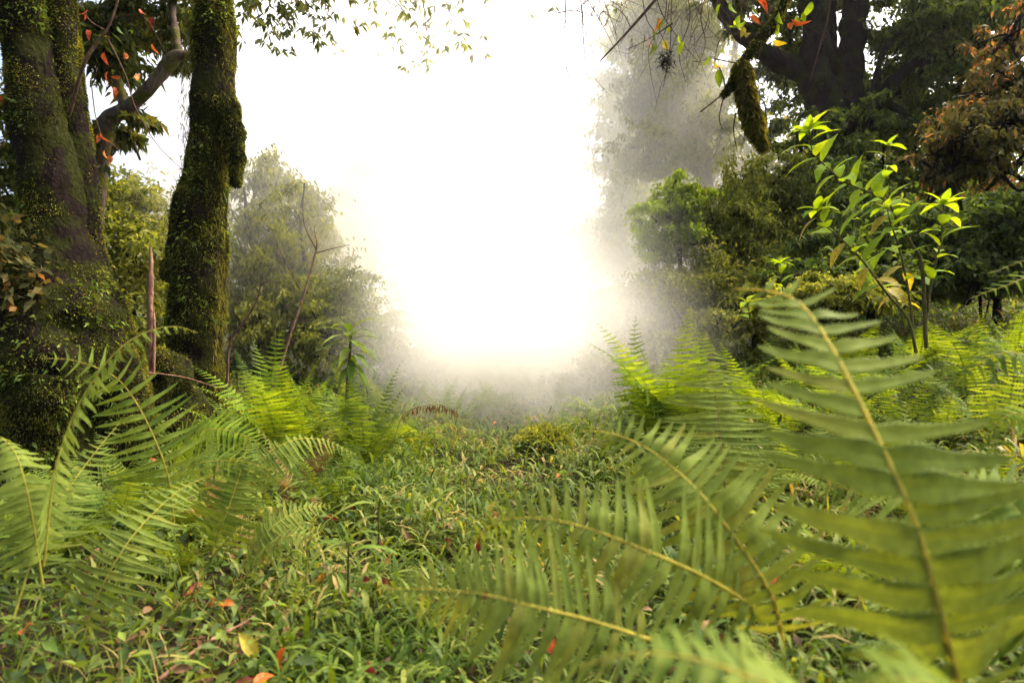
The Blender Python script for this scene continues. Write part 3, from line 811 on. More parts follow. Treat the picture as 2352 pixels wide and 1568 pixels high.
# mossy stump root between the two trunks
st = thing('mossy_stump', 'low moss covered stump between the two mossy trees', 'stump', (*V(390, 960, 4.9)[:2], float(h(-2.7, 4.9)) - .1))
v, f = tube([V(392, 1050, 4.9), V(395, 950, 4.9), V(385, 880, 4.9), V(365, 830, 4.9), V(350, 800, 4.9)], [.2, .2, .18, .13, .05], 50, 30, .3, 6, .2)
mesh_obj('stump', v, f, M['bark'], st, True)
moss_on(st, v, 50, 30, 14000, .02, thr=-.4)

# broken dead stick
st = thing('dead_stick', 'splintered reddish dead stick standing between the mossy trees', 'stick', V(345, 880, 4.5))
v, f = tube([V(343, 870, 4.5), V(346, 760, 4.5), V(344, 690, 4.5), V(347, 620, 4.5), V(346, 585, 4.5), V(344, 558, 4.5)], [.022, .024, .021, .017, .011, .002], 50, 10, .25, 20)
mesh_obj('stick', v, f, M['deadwood'], st, True)
v, f = tube([V(352, 860, 4.48), V(354, 760, 4.48), V(352, 700, 4.48)], [.011, .012, .003], 20, 7, .2, 20)
mesh_obj('splinter', v, f, M['deadwood'], st, True)


def polytubes(name, lines, mat, parent, seg=6):
    for pts, r0, r1 in lines:
        v, f = tube(pts, np.linspace(r0, r1, len(pts)), max(8, 5 * len(pts)), seg, .12, 25)
        o = mesh_obj(name, v, f, mat, parent, True)
    return o


# bare saplings
d = 4.5
st = thing('bare_sapling', 'leaning leafless sapling with a forked tip rising from the ferns', 'sapling', V(605, 960, d))
polytubes('stem', [([V(605, 965, d), V(635, 870, d), V(670, 760, d), V(700, 670, d), V(722, 590, d), V(728, 560, d), V(722, 530, d)], .011, .004)], M['deadwood'], st)
for pts in ([V(722, 582, d), V(760, 572, d), V(803, 562, d)], [V(690, 665, d), V(660, 610, d), V(635, 560, d)], [V(727, 575, d), V(700, 520, d), V(695, 470, d)], [V(660, 780, d), V(690, 740, d), V(725, 735, d)]):
    polytubes('branch', [(pts, .005, .0015)], M['twig'], st)
d = 4.7
st = thing('bare_sapling', 'small crooked bare sapling close to the second mossy trunk', 'sapling', V(520, 980, d))
polytubes('stem', [([V(520, 980, d), V(522, 880, d), V(528, 790, d), V(560, 740, d), V(590, 690, d), V(600, 650, d)], .014, .005)], M['twig'], st)
for pts in ([V(600, 655, d), V(620, 645, d), V(640, 648, d)], [V(592, 690, d), V(575, 660, d)], [V(530, 800, d), V(545, 770, d)]):
    polytubes('branch', [(pts, .004, .0015)], M['twig'], st)
d = 4.4
st = thing('fallen_twig', 'thin pale twig resting slantwise between the mossy trees', 'twig', V(200, 880, 3.9))
polytubes('twig', [([V(60, 875, 3.7), V(200, 850, 3.9), V(400, 862, 4.6), V(500, 890, 4.8)], .006, .003)], M['deadwood'], st)

# ------------------------------------------------------------------ trees and shrubs
def crown_leaves(lobes, n, L, W, clumps=60, sig=.25, droop=.3, up=.6, down=0.0, shell=.75, seed=None):
    """lobes: (px, py, rx, ry, d, rz) - leaf clumps spread through the ellipsoids"""
    vol = np.array([l[2] * l[3] for l in lobes], float); vol /= vol.sum()
    Cs = []
    idx = rng.choice(len(lobes), size=clumps, p=vol)
    for k in idx:
        px, py, rx, ry, d, rz = lobes[k]
        c = V(px, py, d); r = np.array([rx * K * d, rz, ry * K * d])
        u_ = rdir(1)[0] * rng.uniform(.35, 1.3)
        Cs.append(np.append(c + u_ * r, min(r[0], r[2])))
    Cs = np.array(Cs)
    w = rng.uniform(.3, 1, clumps); w /= w.sum()
    ci = rng.choice(clumps, size=n, p=w)
    s = Cs[ci, 3:4] * sig
    ax = norm(rdir(clumps) * np.array([1, 1, .35]) - np.array([0, 0, down * .8]))[ci]
    P_ = Cs[ci, :3] + ax * rng.normal(size=(n, 1)) * s * 1.5 + rng.normal(size=(n, 3)) * s * np.array([.6, .6, .3])
    N = norm(rdir(n) + np.array([0, 0, up]))
    D = norm(rdir(n) - np.array([0, 0, down]))
    v, f = leaves(P_, D, N, L * rng.uniform(.6, 1.4, n), W * rng.uniform(.7, 1.3, n), droop=droop)
    return v, f, Cs


def tree(name, label, cat, base, trunk, lobes, n, L, W, mat, bark='bark_bg', clumps=60, sig=.3, twigs=30, limbs=(), group=None, **kw):
    """trunk: [(px,py,r_px,d)...]"""
    root = thing(name, label, cat, base, group)
    if trunk:
        pts = [V(a, b, dd) for a, b, c, dd in trunk]
        pts = [np.array(base) - np.array([0, 0, .15])] + pts
        rad = [trunk[0][2] * K * trunk[0][3] * 1.15] + [c * K * dd for a, b, c, dd in trunk]
        v, f = tube(pts, rad, 90, 24, .25, 5, .15)
        mesh_obj('trunk', v, f, M[bark], root, True)
    for lb in limbs:
        v, f = tube([V(a, b, dd) for a, b, c, dd in lb], [c * K * dd for a, b, c, dd in lb], 70, 16, .3, 6, .15)
        mesh_obj('limb', v, f, M[bark], root, True)
    v, f, Cs = crown_leaves(lobes, n, L * 1.3, W * 1.35, clumps, sig, **kw)
    mesh_obj('crown', v, f, M[mat], root)['kind'] = 'stuff'
    if twigs:
        hub = np.array([V(l[0], l[1] + l[3] * .6, l[4]) for l in lobes])
        G = Geo()
        for c in Cs[rng.permutation(len(Cs))[:twigs], :3]:
            h_ = hub[np.argmin(((hub - c) ** 2).sum(1))]
            m_ = (h_ + c) / 2 + rng.normal(size=3) * .12
            v, f = tube([h_, m_, c], [.022, .013, .004], 8, 4); G.add(v, f)
        G.obj('twigs', M[bark], root, True)['kind'] = 'stuff'
    return root


def gb(px, d):
    x = (px - 1176) * K * d
    return (x, d, float(h(x, d)))


# left side
tree('tree', 'tree with a bent pale limb seen between the two mossy trunks', 'tree', gb(215, 7.5),
     [(212, 600, 22, 7.5), (215, 470, 20, 7.4), (225, 370, 20, 7.3), (250, 280, 20, 7.2), (292, 250, 17, 7.1), (345, 200, 16, 7.0), (385, 150, 15, 7.0), (410, 128, 11, 7.0), (440, 128, 8, 7.0)],
     [(330, 50, 110, 70, 7.5, .7), (250, 150, 60, 60, 7.2, .6), (390, 30, 70, 60, 7.6, .6), (240, 330, 45, 70, 7.4, .5), (300, 290, 50, 30, 7.1, .4), (200, 30, 60, 80, 7.2, .5)],
     9000, .085, .035, 'canopy', 'limb', clumps=70, sig=.28, twigs=45, down=.5,
     limbs=[[(292, 250, 12, 7.1), (270, 190, 10, 7.1), (265, 110, 9, 7.2), (280, 20, 8, 7.3), (290, -80, 7, 7.4)], [(410, 128, 9, 7.0), (402, 70, 8, 7.1), (395, 0, 8, 7.2), (390, -80, 8, 7.2)]])
tree('shrub', 'hazy green shrub behind the gap between the mossy trunks', 'shrub', gb(300, 8), [(300, 700, 12, 8), (310, 600, 8, 8)],
     [(290, 500, 90, 60, 8.5, .8), (340, 600, 90, 70, 8, .8), (270, 620, 80, 80, 8, .8), (320, 720, 110, 90, 7.8, .8), (260, 420, 60, 50, 8.6, .6)], 16000, .06, .03, 'yellowgreen', clumps=150, sig=.3, twigs=50)
tree('shrub', 'dark leafy shrub behind the great tree at the left edge', 'shrub', gb(20, 6.5), [(20, 800, 12, 6.5)],
     [(0, 300, 60, 200, 7, .8), (10, 600, 60, 150, 6.5, .7), (-60, 450, 80, 200, 6.8, .8)], 9000, .07, .035, 'canopy', clumps=90, twigs=20)
tree('tree', 'bushy yellow green tree between the second mossy trunk and the mist', 'tree', gb(640, 9.5), [(640, 760, 12, 9.5), (645, 640, 10, 9.6), (655, 540, 7, 9.8)],
     [(620, 430, 70, 60, 10, .9), (690, 470, 50, 60, 9.6, .7), (575, 560, 70, 70, 9.6, .8), (670, 560, 80, 80, 9.8, .9), (600, 660, 90, 70, 9.4, .8), (700, 660, 80, 90, 9.6, .9), (640, 740, 120, 70, 9.2, .8), (730, 560, 50, 60, 10.3, .7)],
     27000, .06, .028, 'yellowgreen', clumps=230, sig=.24, twigs=130, down=.9,
     limbs=[[(600, 800, 7, 9.3), (590, 640, 6, 9.3), (570, 520, 5, 9.4), (560, 430, 3, 9.4)], [(700, 800, 6, 9.1), (705, 650, 5, 9.1), (690, 520, 4, 9.2), (700, 420, 2, 9.2)]])
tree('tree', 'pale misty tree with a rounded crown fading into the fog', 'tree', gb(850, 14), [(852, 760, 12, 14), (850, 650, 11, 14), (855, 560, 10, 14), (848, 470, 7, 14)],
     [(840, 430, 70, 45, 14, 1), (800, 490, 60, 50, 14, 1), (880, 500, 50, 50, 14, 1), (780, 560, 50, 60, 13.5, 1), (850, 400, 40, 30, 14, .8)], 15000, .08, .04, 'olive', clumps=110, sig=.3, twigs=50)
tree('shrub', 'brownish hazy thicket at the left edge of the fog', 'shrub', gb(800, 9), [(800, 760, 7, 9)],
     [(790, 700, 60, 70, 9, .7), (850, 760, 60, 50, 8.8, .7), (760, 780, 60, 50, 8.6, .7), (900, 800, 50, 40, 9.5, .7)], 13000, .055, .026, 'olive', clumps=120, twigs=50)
# leafy sprays hanging at the top
def spray(label, lines, n, L, W, mat, d, wood='twig', orange=0):
    root = thing('overhanging_branch', label, 'branch', lines[0][0])
    polytubes('branch', [(l, .012, .003) for l in lines], M[wood], root)
    G = Geo()
    for l in lines:
        C = spline(l, 60)
        k = n // len(lines) // 5
        i_ = (12 + rng.random(k) ** .7 * 47).astype(int)
        c = C[i_] + rng.normal(size=(k, 3)) * np.array([.2, .2, .13]) * (d / 6.2)
        P_ = np.repeat(c, 5, 0) + rng.normal(size=(k * 5, 3)) * L * .12
        k *= 5
        v, f = leaves(P_, rdir(k) * np.array([.8, .8, .3]) + np.array([0, 0, -.55]), rdir(k), L * rng.uniform(.6, 1.3, k), W * rng.uniform(.7, 1.2, k), droop=.1)
        G.add(v, f)
    G.obj('foliage', M[mat], root)['kind'] = 'stuff'
    return root

spray('leafy branch hanging down beside the top of the second mossy trunk', [
    [V(500, -160, 6.2), V(560, -60, 6.2), V(590, 20, 6.2), V(600, 80, 6.2)], [V(520, -150, 6.2), V(640, -50, 6.3), V(690, 10, 6.3), V(700, 50, 6.3)],
    [V(520, -130, 6.2), V(560, -20, 6.1), V(565, 40, 6.1)], [V(520, -150, 6.2), V(620, -60, 6.3), V(650, 20, 6.3), V(655, 60, 6.3)], [V(640, -50, 6.3), V(720, -30, 6.4), V(760, -5, 6.4)]], 1100, .1, .034, 'canopy', 6.2)
spray('pale sprays of leaves hanging into the white sky above the fog', [
    [V(700, -200, 9.3), V(850, -60, 9.3), V(900, 20, 9.3), V(905, 110, 9.3)], [V(850, -60, 9.3), V(960, -10, 9.3), V(980, 70, 9.3), V(1000, 160, 9.3)],
    [V(850, -60, 9.3), V(1000, -30, 9.3), V(1040, 60, 9.3), V(1060, 90, 9.3)], [V(850, -60, 9.3), V(1080, -60, 9.3), V(1110, -10, 9.3)], [V(850, -60, 9.3), V(1120, -70, 9.3), V(1180, -5, 9.3)], [V(850, -60, 9.3), V(930, 30, 9.3), V(950, 100, 9.3)]], 800, .13, .045, 'olive', 9.3)

# right side
tree('tree', 'tall misty tree at the right edge of the fog', 'tree', gb(1420, 14), [(1420, 640, 14, 15), (1425, 500, 12, 15), (1430, 300, 9, 15), (1435, 150, 7, 15)],
     [(1430, 200, 50, 70, 15, 1.2), (1410, 330, 50, 80, 15, 1.2), (1450, 60, 60, 60, 15, 1.2), (1440, 440, 55, 80, 14.5, 1.2), (1430, 560, 55, 70, 14.5, 1.2)], 15000, .09, .042, 'olive', clumps=170, sig=.3, twigs=60, down=.4)
tree('tree', 'grey green moss hung tree left of the great dark tree', 'tree', gb(1620, 12), [(1620, 640, 22, 12), (1625, 480, 20, 12), (1610, 330, 19, 12), (1600, 250, 19, 12), (1560, 170, 16, 12), (1520, 130, 13, 12), (1480, 60, 9, 12)],
     [(1500, 70, 80, 60, 12, 1.2), (1490, 200, 70, 70, 12, 1.1), (1560, 250, 80, 70, 12, 1.2), (1500, 340, 80, 60, 12.2, 1.1), (1600, 90, 90, 60, 12, 1.2), (1640, 210, 70, 60, 12, 1), (1620, 350, 90, 50, 12, 1.1), (1520, 0, 120, 50, 12, 1.2)],
     42000, .075, .034, 'olive', clumps=260, sig=.27, twigs=110, down=.6,
     limbs=[[(1610, 330, 15, 12), (1650, 260, 12, 12), (1680, 180, 9, 12), (1690, 90, 7, 12)], [(1610, 400, 14, 12), (1560, 350, 9, 12), (1500, 330, 6, 12), (1450, 340, 4, 12)]])
tree('tree', 'great dark tree with several thick stems branching at the upper right', 'tree', gb(1930, 9.5), [(1935, 560, 50, 9.5), (1932, 400, 50, 9.5), (1930, 300, 52, 9.5), (1935, 235, 46, 9.5), (1950, 170, 29, 9.5), (1957, 90, 27, 9.5), (1964, 0, 24, 9.5), (1970, -150, 24, 9.5), (1980, -500, 18, 9.5)],
     [(1750, 30, 90, 50, 10, 1), (1830, 130, 70, 50, 10.5, .9), (2120, 60, 130, 70, 9.5, 1), (2060, 180, 90, 70, 10, 1), (2180, 190, 110, 70, 9.5, 1), (2100, 310, 130, 70, 10, 1), (2230, 60, 120, 90, 9, 1), (1700, -80, 160, 60, 10, 1), (2050, -100, 260, 80, 9.5, 1.3), (2220, 330, 120, 80, 9.5, 1), (1760, 250, 60, 50, 11, .8), (2040, 420, 110, 60, 10.5, .9), (2180, 440, 120, 60, 9.5, .9), (1930, 290, 90, 40, 9.0, .5), (1900, 360, 110, 50, 9.3, .7), (2030, 300, 70, 50, 9.2, .5)],
     66000, .075, .036, 'canopy_dark', clumps=420, sig=.26, twigs=160, down=.3,
     limbs=[[(1900, 250, 34, 9.4), (1850, 175, 27, 9.4), (1790, 142, 22, 9.5), (1735, 105, 19, 9.6), (1690, 60, 17, 9.7), (1650, 5, 14, 9.8), (1620, -120, 12, 9.8)],
            [(1915, 265, 38, 9.3), (1885, 190, 31, 9.3), (1868, 110, 30, 9.3), (1868, 30, 30, 9.3), (1855, -60, 26, 9.3), (1830, -200, 18, 9.3)],
            [(1935, 250, 24, 9.6), (1918, 160, 14, 9.6), (1908, 60, 12, 9.6), (1900, -150, 12, 9.6)],
            [(1985, 330, 15, 9.2), (2005, 260, 14, 9.2), (2050, 190, 13, 9.1), (2120, 140, 12, 9), (2200, 115, 11, 8.9), (2290, 90, 8, 8.8)],
            [(2000, 340, 14, 9), (1988, 300, 10, 9), (2020, 235, 8, 9), (2060, 250, 7, 9), (2110, 280, 5, 9)],
            [(1988, 360, 9, 9), (1990, 290, 10, 9), (2010, 200, 8, 9), (2030, 120, 7, 9), (2080, 60, 6, 9)]])
tree('tree', 'small bright lime green tree with a thin dark trunk at the fog edge', 'tree', gb(1568, 9), [(1567, 720, 5, 9), (1565, 660, 5, 9), (1562, 600, 5, 9), (1560, 530, 4, 9)],
     [(1540, 440, 45, 35, 9, .45), (1500, 490, 40, 35, 9, .45), (1585, 460, 40, 35, 9, .4), (1555, 530, 60, 40, 9, .5), (1510, 570, 40, 35, 9, .4)], 11000, .055, .03, 'lime', clumps=90, sig=.28, twigs=35)
tree('shrub', 'large rounded olive bush with drooping twigs beside the lime tree', 'shrub', gb(1740, 9.2), [(1740, 700, 10, 9.2), (1745, 600, 8, 9.2)],
     [(1740, 440, 90, 55, 9.4, .9), (1680, 520, 80, 70, 9.2, .8), (1800, 500, 80, 80, 9.4, .9), (1720, 620, 110, 80, 9, .9), (1840, 620, 90, 70, 9, .8)], 42000, .05, .022, 'olive', clumps=330, sig=.24, twigs=120, down=.7)
tree('shrub', 'rust and orange leaved shrub overhanging from the right edge', 'shrub', gb(2420, 5.2), [(2420, 640, 16, 5.2), (2400, 480, 12, 5.1), (2370, 350, 9, 5), (2330, 260, 7, 5)],
     [(2270, 260, 90, 50, 5.2, .4), (2210, 340, 80, 50, 5, .35), (2300, 370, 80, 50, 5, .4), (2180, 400, 50, 30, 5, .3), (2330, 180, 70, 50, 5.3, .4), (2320, 60, 40, 50, 5.5, .4)], 5600, .045, .02, 'rust', clumps=130, sig=.24, twigs=90, down=.5,
     limbs=[[(2400, 480, 7, 5.1), (2330, 400, 5, 5), (2230, 400, 4, 5), (2140, 450, 2, 5)], [(2420, 400, 7, 5.1), (2330, 300, 5, 5), (2250, 300, 4, 5), (2150, 350, 2, 5)]])
tree('shrub', 'dark green shrub below the rust coloured shrub', 'shrub', gb(2290, 6.5), [(2290, 640, 8, 6.5)],
     [(2280, 480, 90, 60, 6.8, .7), (2200, 560, 90, 60, 6.8, .7), (2320, 580, 80, 60, 6.4, .6), (2250, 640, 110, 40, 6.4, .6)], 17000, .06, .03, 'canopy_dark', clumps=160, twigs=40)
tree('shrub', 'dark undergrowth shrub behind the bright broad leaved sapling', 'shrub', gb(2000, 7), [(2000, 680, 8, 7)],
     [(1950, 560, 90, 70, 7.6, .7), (2060, 540, 90, 80, 7.6, .7), (1900, 640, 90, 50, 7, .6), (2040, 650, 110, 50, 7, .6), (2130, 600, 90, 70, 7.2, .7), (1930, 440, 60, 60, 8.4, .6)], 24000, .06, .03, 'canopy_dark', clumps=230, twigs=60)
tree('shrub', 'yellow green low shrub in front of the olive bush', 'shrub', gb(1880, 6), [(1880, 720, 6, 6)],
     [(1870, 670, 70, 35, 6, .5), (1960, 680, 80, 35, 6, .5), (1800, 700, 60, 30, 6, .4)], 8000, .045, .022, 'yellowgreen', clumps=90, twigs=20)
tree('shrub', 'hazy green undergrowth at the foot of the lime tree', 'shrub', gb(1500, 8.5), [(1500, 760, 6, 8.5)],
     [(1440, 680, 60, 50, 9.5, .7), (1520, 680, 70, 60, 9, .7), (1620, 680, 80, 70, 8.6, .8), (1480, 760, 70, 50, 8.6, .7), (1580, 750, 80, 40, 8.2, .7), (1680, 740, 80, 40, 7.6, .6), (1400, 740, 50, 60, 9.5, .7)], 30000, .055, .026, 'yellowgreen', clumps=260, twigs=60)
tree('shrub', 'misty dark shrub low at the right of the path in the fog', 'shrub', gb(1400, 8), [(1400, 850, 6, 8)],
     [(1400, 850, 60, 40, 8, .6), (1330, 880, 50, 30, 8.2, .5), (1450, 870, 50, 40, 7.4, .5)], 9000, .05, .026, 'canopy', clumps=90, twigs=20)

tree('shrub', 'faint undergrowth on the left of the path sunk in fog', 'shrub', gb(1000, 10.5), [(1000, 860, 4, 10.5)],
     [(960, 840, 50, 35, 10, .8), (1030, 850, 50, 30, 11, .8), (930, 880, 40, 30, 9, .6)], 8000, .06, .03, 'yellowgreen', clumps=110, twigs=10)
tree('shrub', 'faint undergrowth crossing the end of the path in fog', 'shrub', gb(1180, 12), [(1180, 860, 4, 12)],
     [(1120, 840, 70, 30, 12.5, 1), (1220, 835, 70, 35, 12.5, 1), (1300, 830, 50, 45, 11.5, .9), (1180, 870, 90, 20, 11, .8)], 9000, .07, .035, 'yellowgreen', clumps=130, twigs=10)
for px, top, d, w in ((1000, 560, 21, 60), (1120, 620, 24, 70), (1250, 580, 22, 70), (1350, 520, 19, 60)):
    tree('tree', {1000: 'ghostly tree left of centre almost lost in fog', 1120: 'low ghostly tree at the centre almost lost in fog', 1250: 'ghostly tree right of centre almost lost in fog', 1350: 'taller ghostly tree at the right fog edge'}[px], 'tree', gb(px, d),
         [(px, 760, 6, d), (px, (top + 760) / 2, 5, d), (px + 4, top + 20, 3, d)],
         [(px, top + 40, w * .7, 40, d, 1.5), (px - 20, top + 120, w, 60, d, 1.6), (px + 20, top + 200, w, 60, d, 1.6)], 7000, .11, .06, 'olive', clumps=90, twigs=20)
for px, d, s_, mk in ((1060, 7.4, .55, 'fern_lime'), (1130, 8.4, .55, 'fern_lime'), (1290, 7.2, .5, 'fern'), (1370, 6.4, .5, 'fern_lime'), (1230, 9.2, .6, 'fern_lime'), (1010, 8.6, .6, 'fern_lime'), (1180, 10.2, .6, 'fern'), (1340, 8.6, .6, 'fern')):
    fern(px, d, s_, 7, mk, {1060: 'lime fern standing at the near left rim of the fog on the path', 1130: 'hazy lime fern left of the path centre in the fog', 1290: 'hazy green fern right of the path before the dark shrub', 1370: 'lime fern right of the mossy mound in thin fog', 1230: 'faint lime fern near the middle of the path in fog', 1010: 'faint lime fern beyond the withered frond', 1180: 'faintest fern far down the middle of the path', 1340: 'faint green fern beside the misty dark shrub'}[px], 'ferns in the fog across the path')

# far wood closing the view behind, read as one mass
far = []
for k in range(46):
    a = k / 45
    side = -1 if k % 2 else 1
    d = rng.uniform(17, 30)
    px = 1176 + side * rng.uniform(330, 1500)
    top = rng.uniform(330, 560) if side < 0 else rng.uniform(60, 420)
    far.append((px, (top + 800) / 2, rng.uniform(80, 150), (800 - top) / 2, d, rng.uniform(2, 3.5)))
v, f, Cs = crown_leaves(far, 110000, .22, .12, 1500, .3, down=.3)
tag(mesh_obj('far_wood', v, f, M['canopy']), 'distant woodland mass fading behind the clearing', 'wood', kind='stuff')

# ------------------------------------------------------------------ broad leaved plants, leaf by leaf
def broad_leaf_mesh(name, mat, wr=.3, droop=.25, fold=.1, n=8, pt=1.0):
    vs, fs = [], []
    xs = np.linspace(0, 1, n + 1)
    for x in xs:
        w = wr * .5 * math.sin(math.pi * min(1, x ** .85)) ** .8 * (1 if x < .5 else (1 - (x - .5) * .35)) if 0 < x < 1 else .006
        z = -droop * x ** 2 + .05 * math.sin(x * 3.1)
        vs += [(x, -w, z + fold * w + .008 * math.sin(x * 23)), (x, 0, z), (x, w, z + fold * w + .008 * math.sin(x * 19 + 1))]
    for k in range(n):
        a = k * 3
        fs += [(a, a + 3, a + 4, a + 1), (a + 1, a + 4, a + 5, a + 2)]
    me = bpy.data.meshes.new(name); me.from_pydata(vs, [], fs); me.materials.append(mat)
    me.polygons.foreach_set('use_smooth', [True] * len(fs))
    return me


def put_leaf(parent, me, p, d, up, L, name='leaf'):
    d = norm(np.asarray(d, float)); up = np.asarray(up, float)
    z = up - d * (up @ d); z = z / (np.linalg.norm(z) + 1e-9); y = np.cross(z, d)
    wl = WLOC[parent.name]
    q = np.asarray(p) - wl
    o = bpy.data.objects.new(name, me)
    o.matrix_local = Matrix([[d[0] * L, y[0] * L, z[0] * L, q[0]], [d[1] * L, y[1] * L, z[1] * L, q[1]], [d[2] * L, y[2] * L, z[2] * L, q[2]], [0, 0, 0, 1]])
    o.parent = parent; COL.objects.link(o)
    return o


BL = [broad_leaf_mesh('leaf', M['sapling'], .38, dr, .2) for dr in (.1, .25, .4)]
BLY = [broad_leaf_mesh('leaf', M['yellow_leaf'], .36, dr, .25) for dr in (.15, .35)]


def leafy_stem(root, pts, L, spacing=.06, start=.35, r0=.008, whorl=6, yellow=0.0, me=BL, el=.25, mat='green_stem'):
    v, f = tube(pts, np.linspace(r0, .0025, len(pts)), 40, 7, .1, 30)
    s_ = mesh_obj('stem', v, f, M[mat], root, True)
    C = spline(pts, 100); T = norm(np.gradient(C, axis=0))
    length = np.linalg.norm(np.diff(C, axis=0), axis=1).sum()
    k = 0; a = rng.uniform(0, 6)
    n = int(length * (1 - start) / spacing)
    for k in range(n):
        i_ = int((start + (1 - start) * k / max(1, n)) * 99)
        a += 2.4
        T_ = T[i_]; A = norm(np.cross(T_, [0.3, 1, .1])); B = np.cross(T_, A)
        d_ = A * math.cos(a) + B * math.sin(a) + T_ * .25 + np.array([0, 0, el + rng.normal() * .15])
        ms = BLY if rng.random() < yellow else me
        if ms is BLY: d_ = d_ - np.array([0, 0, .9])
        put_leaf(s_, ms[rng.integers(len(ms))], C[i_], d_, T_ + np.array([0, -.5, 1.0]), L * rng.uniform(.8, 1.25))
    T_ = T[-1]; A = norm(np.cross(T_, [0.3, 1, .1])); B = np.cross(T_, A)
    for k in range(whorl):
        a = 6.283 * k / whorl + rng.normal() * .2
        e = .15 if k % 2 else .9
        put_leaf(s_, me[rng.integers(len(me))], C[-1], A * math.cos(a) + B * math.sin(a) + T_ * e, T_ + np.array([0, 0, .6]), L * rng.uniform(.7, 1.05) * (1 if k % 2 else .8))
    return s_


d = 3.5
sp_ = thing('sapling', 'bright green broad leaved sapling with several stems on the right slope', 'sapling', V(2120, 800, 3.5))
leafy_stem(sp_, [V(2128, 800, d), V(2117, 611, d), V(2095, 564, d), V(2067, 518, d), V(2045, 472, d), V(2009, 446, d), V(1944, 421, d), V(1905, 389, d), V(1868, 350, d), V(1858, 300, d)], .165, .027, .45, .011, whorl=9)
leafy_stem(sp_, [V(2105, 810, d - .1), V(2085, 733, d - .1), V(2038, 675, d - .1), V(1984, 603, d - .1), V(1937, 553, d - .1), V(1885, 508, d - .1), V(1878, 485, d - .1)], .16, .036, .45, .009, yellow=.25, whorl=9)
leafy_stem(sp_, [V(2045, 472, d), V(2030, 430, d), V(2035, 380, d), V(2038, 335, d)], .13, .05, .3, .004, 5)
leafy_stem(sp_, [V(2124, 760, d), V(2140, 640, d), V(2160, 560, d), V(2165, 500, d), V(2168, 470, d)], .16, .036, .35, .008, whorl=8)
leafy_stem(sp_, [V(2100, 780, d), V(2085, 660, d), V(2065, 570, d), V(2045, 510, d), V(2038, 480, d)], .145, .035, .4, .007, yellow=.3)
leafy_stem(sp_, [V(2080, 760, d + .2), V(2060, 690, d + .2), V(2020, 640, d + .2), V(1985, 620, d + .2)], .15, .045, .4, .005, yellow=.5)
sp_ = thing('seedling', 'small upright bright seedling left of the broad leaved sapling', 'seedling', V(1800, 720, 4))
leafy_stem(sp_, [V(1805, 730, 4), V(1800, 680, 4), V(1793, 640, 4), V(1792, 605, 4)], .11, .03, .3, .004)
sp_ = thing('seedling', 'low bright seedling above the tip of the huge fern frond', 'seedling', V(1725, 760, 4))
leafy_stem(sp_, [V(1730, 765, 4), V(1722, 730, 4), V(1717, 695, 4)], .12, .03, .5, .004)
# rosette plant on the left
BR = [broad_leaf_mesh('leaf', M['herb'], .24, dr, .2) for dr in (.35, .55)]
sp_ = thing('rosette_plant', 'drooping rosette plant with long leaves standing above the left ferns', 'plant', V(795, 940, 4.8))
v, f = tube([V(795, 940, 4.8), V(800, 860, 4.8), V(806, 770, 4.8)], [.014, .011, .009], 20, 8, .1, 20)
s_ = mesh_obj('stem', v, f, M['green_stem'], sp_, True)
for k in range(30):
    a = k * 2.4; e = .75 - k * .05
    put_leaf(s_, BR[k % 2], V(805 + rng.normal() * 3, 758 + k * 3, 4.8), (math.cos(a), math.sin(a), e), (0, 0, 1), .24 * rng.uniform(.85, 1.15))
# broad grass plants in the foreground
BG = [broad_leaf_mesh('leaf', M['herb'], .2, dr, .3, 10) for dr in (.5, .9, .15)]
for lab, px, py, d, spec in (
    ('broad grass plant with one bent leaf with a reddened tip', 870, 1200, 2.3, [((-1, -.2, .35), .2, 1), ((-.6, -.3, .1), .14, 1), ((.15, 0, 1), .13, 2), ((.9, 0, .5), .1, 0)]),
    ('pale broad leaved grass plant at the edge of the fern shade', 800, 1300, 1.95, [((1, .1, .35), .17, 0), ((-.9, .1, .5), .16, 1), ((.5, -.3, .6), .13, 0), ((-.1, 0, 1), .12, 2), ((-.6, -.4, .3), .1, 1)])):
    sp_ = thing('grass_plant', lab, 'plant', V(px, py, d))
    v, f = tube([V(px, py + 60, d), V(px, py - 20, d), V(px + 3, py - 55, d)], [.004, .0035, .002], 12, 6)
    s_ = mesh_obj('stem', v, f, M['green_stem'], sp_, True)
    for dd, L, k in spec:
        put_leaf(s_, BG[k], V(px, py - rng.uniform(10, 55), d), dd, (0, 0, 1), L)

# ------------------------------------------------------------------ hanging mossy branch, upper right
d = 3.6
root = thing('overhanging_branch', 'mossy broken branch with a beard of moss hanging from above', 'branch', V(1860, -120, d))
v, f = tube([V(2300, -420, 5), V(1990, -260, 4.2), V(1860, -120, d), V(1804, 0, d), V(1771, 61, d), V(1735, 101, d), V(1708, 144, d)], [.06, .045, .034, .026, .03, .03, .018], 70, 12, .35, 14, .1)
mesh_obj('branch', v, f, M['bark'], root, True)
moss_on(root, v, 70, 12, 9000, .016, thr=-.6)
v, f = tube([V(1706, 140, d), V(1690, 175, d), V(1672, 205, d), V(1660, 218, d)], [.022, .02, .016, .006], 30, 10, .4, 16)
mesh_obj('branch', v, f, M['bark'], root, True)
moss_on(root, v, 30, 10, 2500, .018, thr=-.8, hang=.8)
v, f = tube([V(1703, 140, d), V(1710, 190, d), V(1722, 245, d), V(1738, 295, d), V(1754, 332, d)], [.02, .026, .03, .022, .004], 50, 14, .4, 12, .2)
mesh_obj('moss_beard', v, f, M['bark'], root, True)
moss_on(root, v, 50, 14, 14000, .036, thr=-1, hang=1.6, mat='beard', name='moss_strands')
n = 500
P_ = np.stack([rng.uniform(1690, 1750, n), rng.uniform(120, 200, n)], -1)
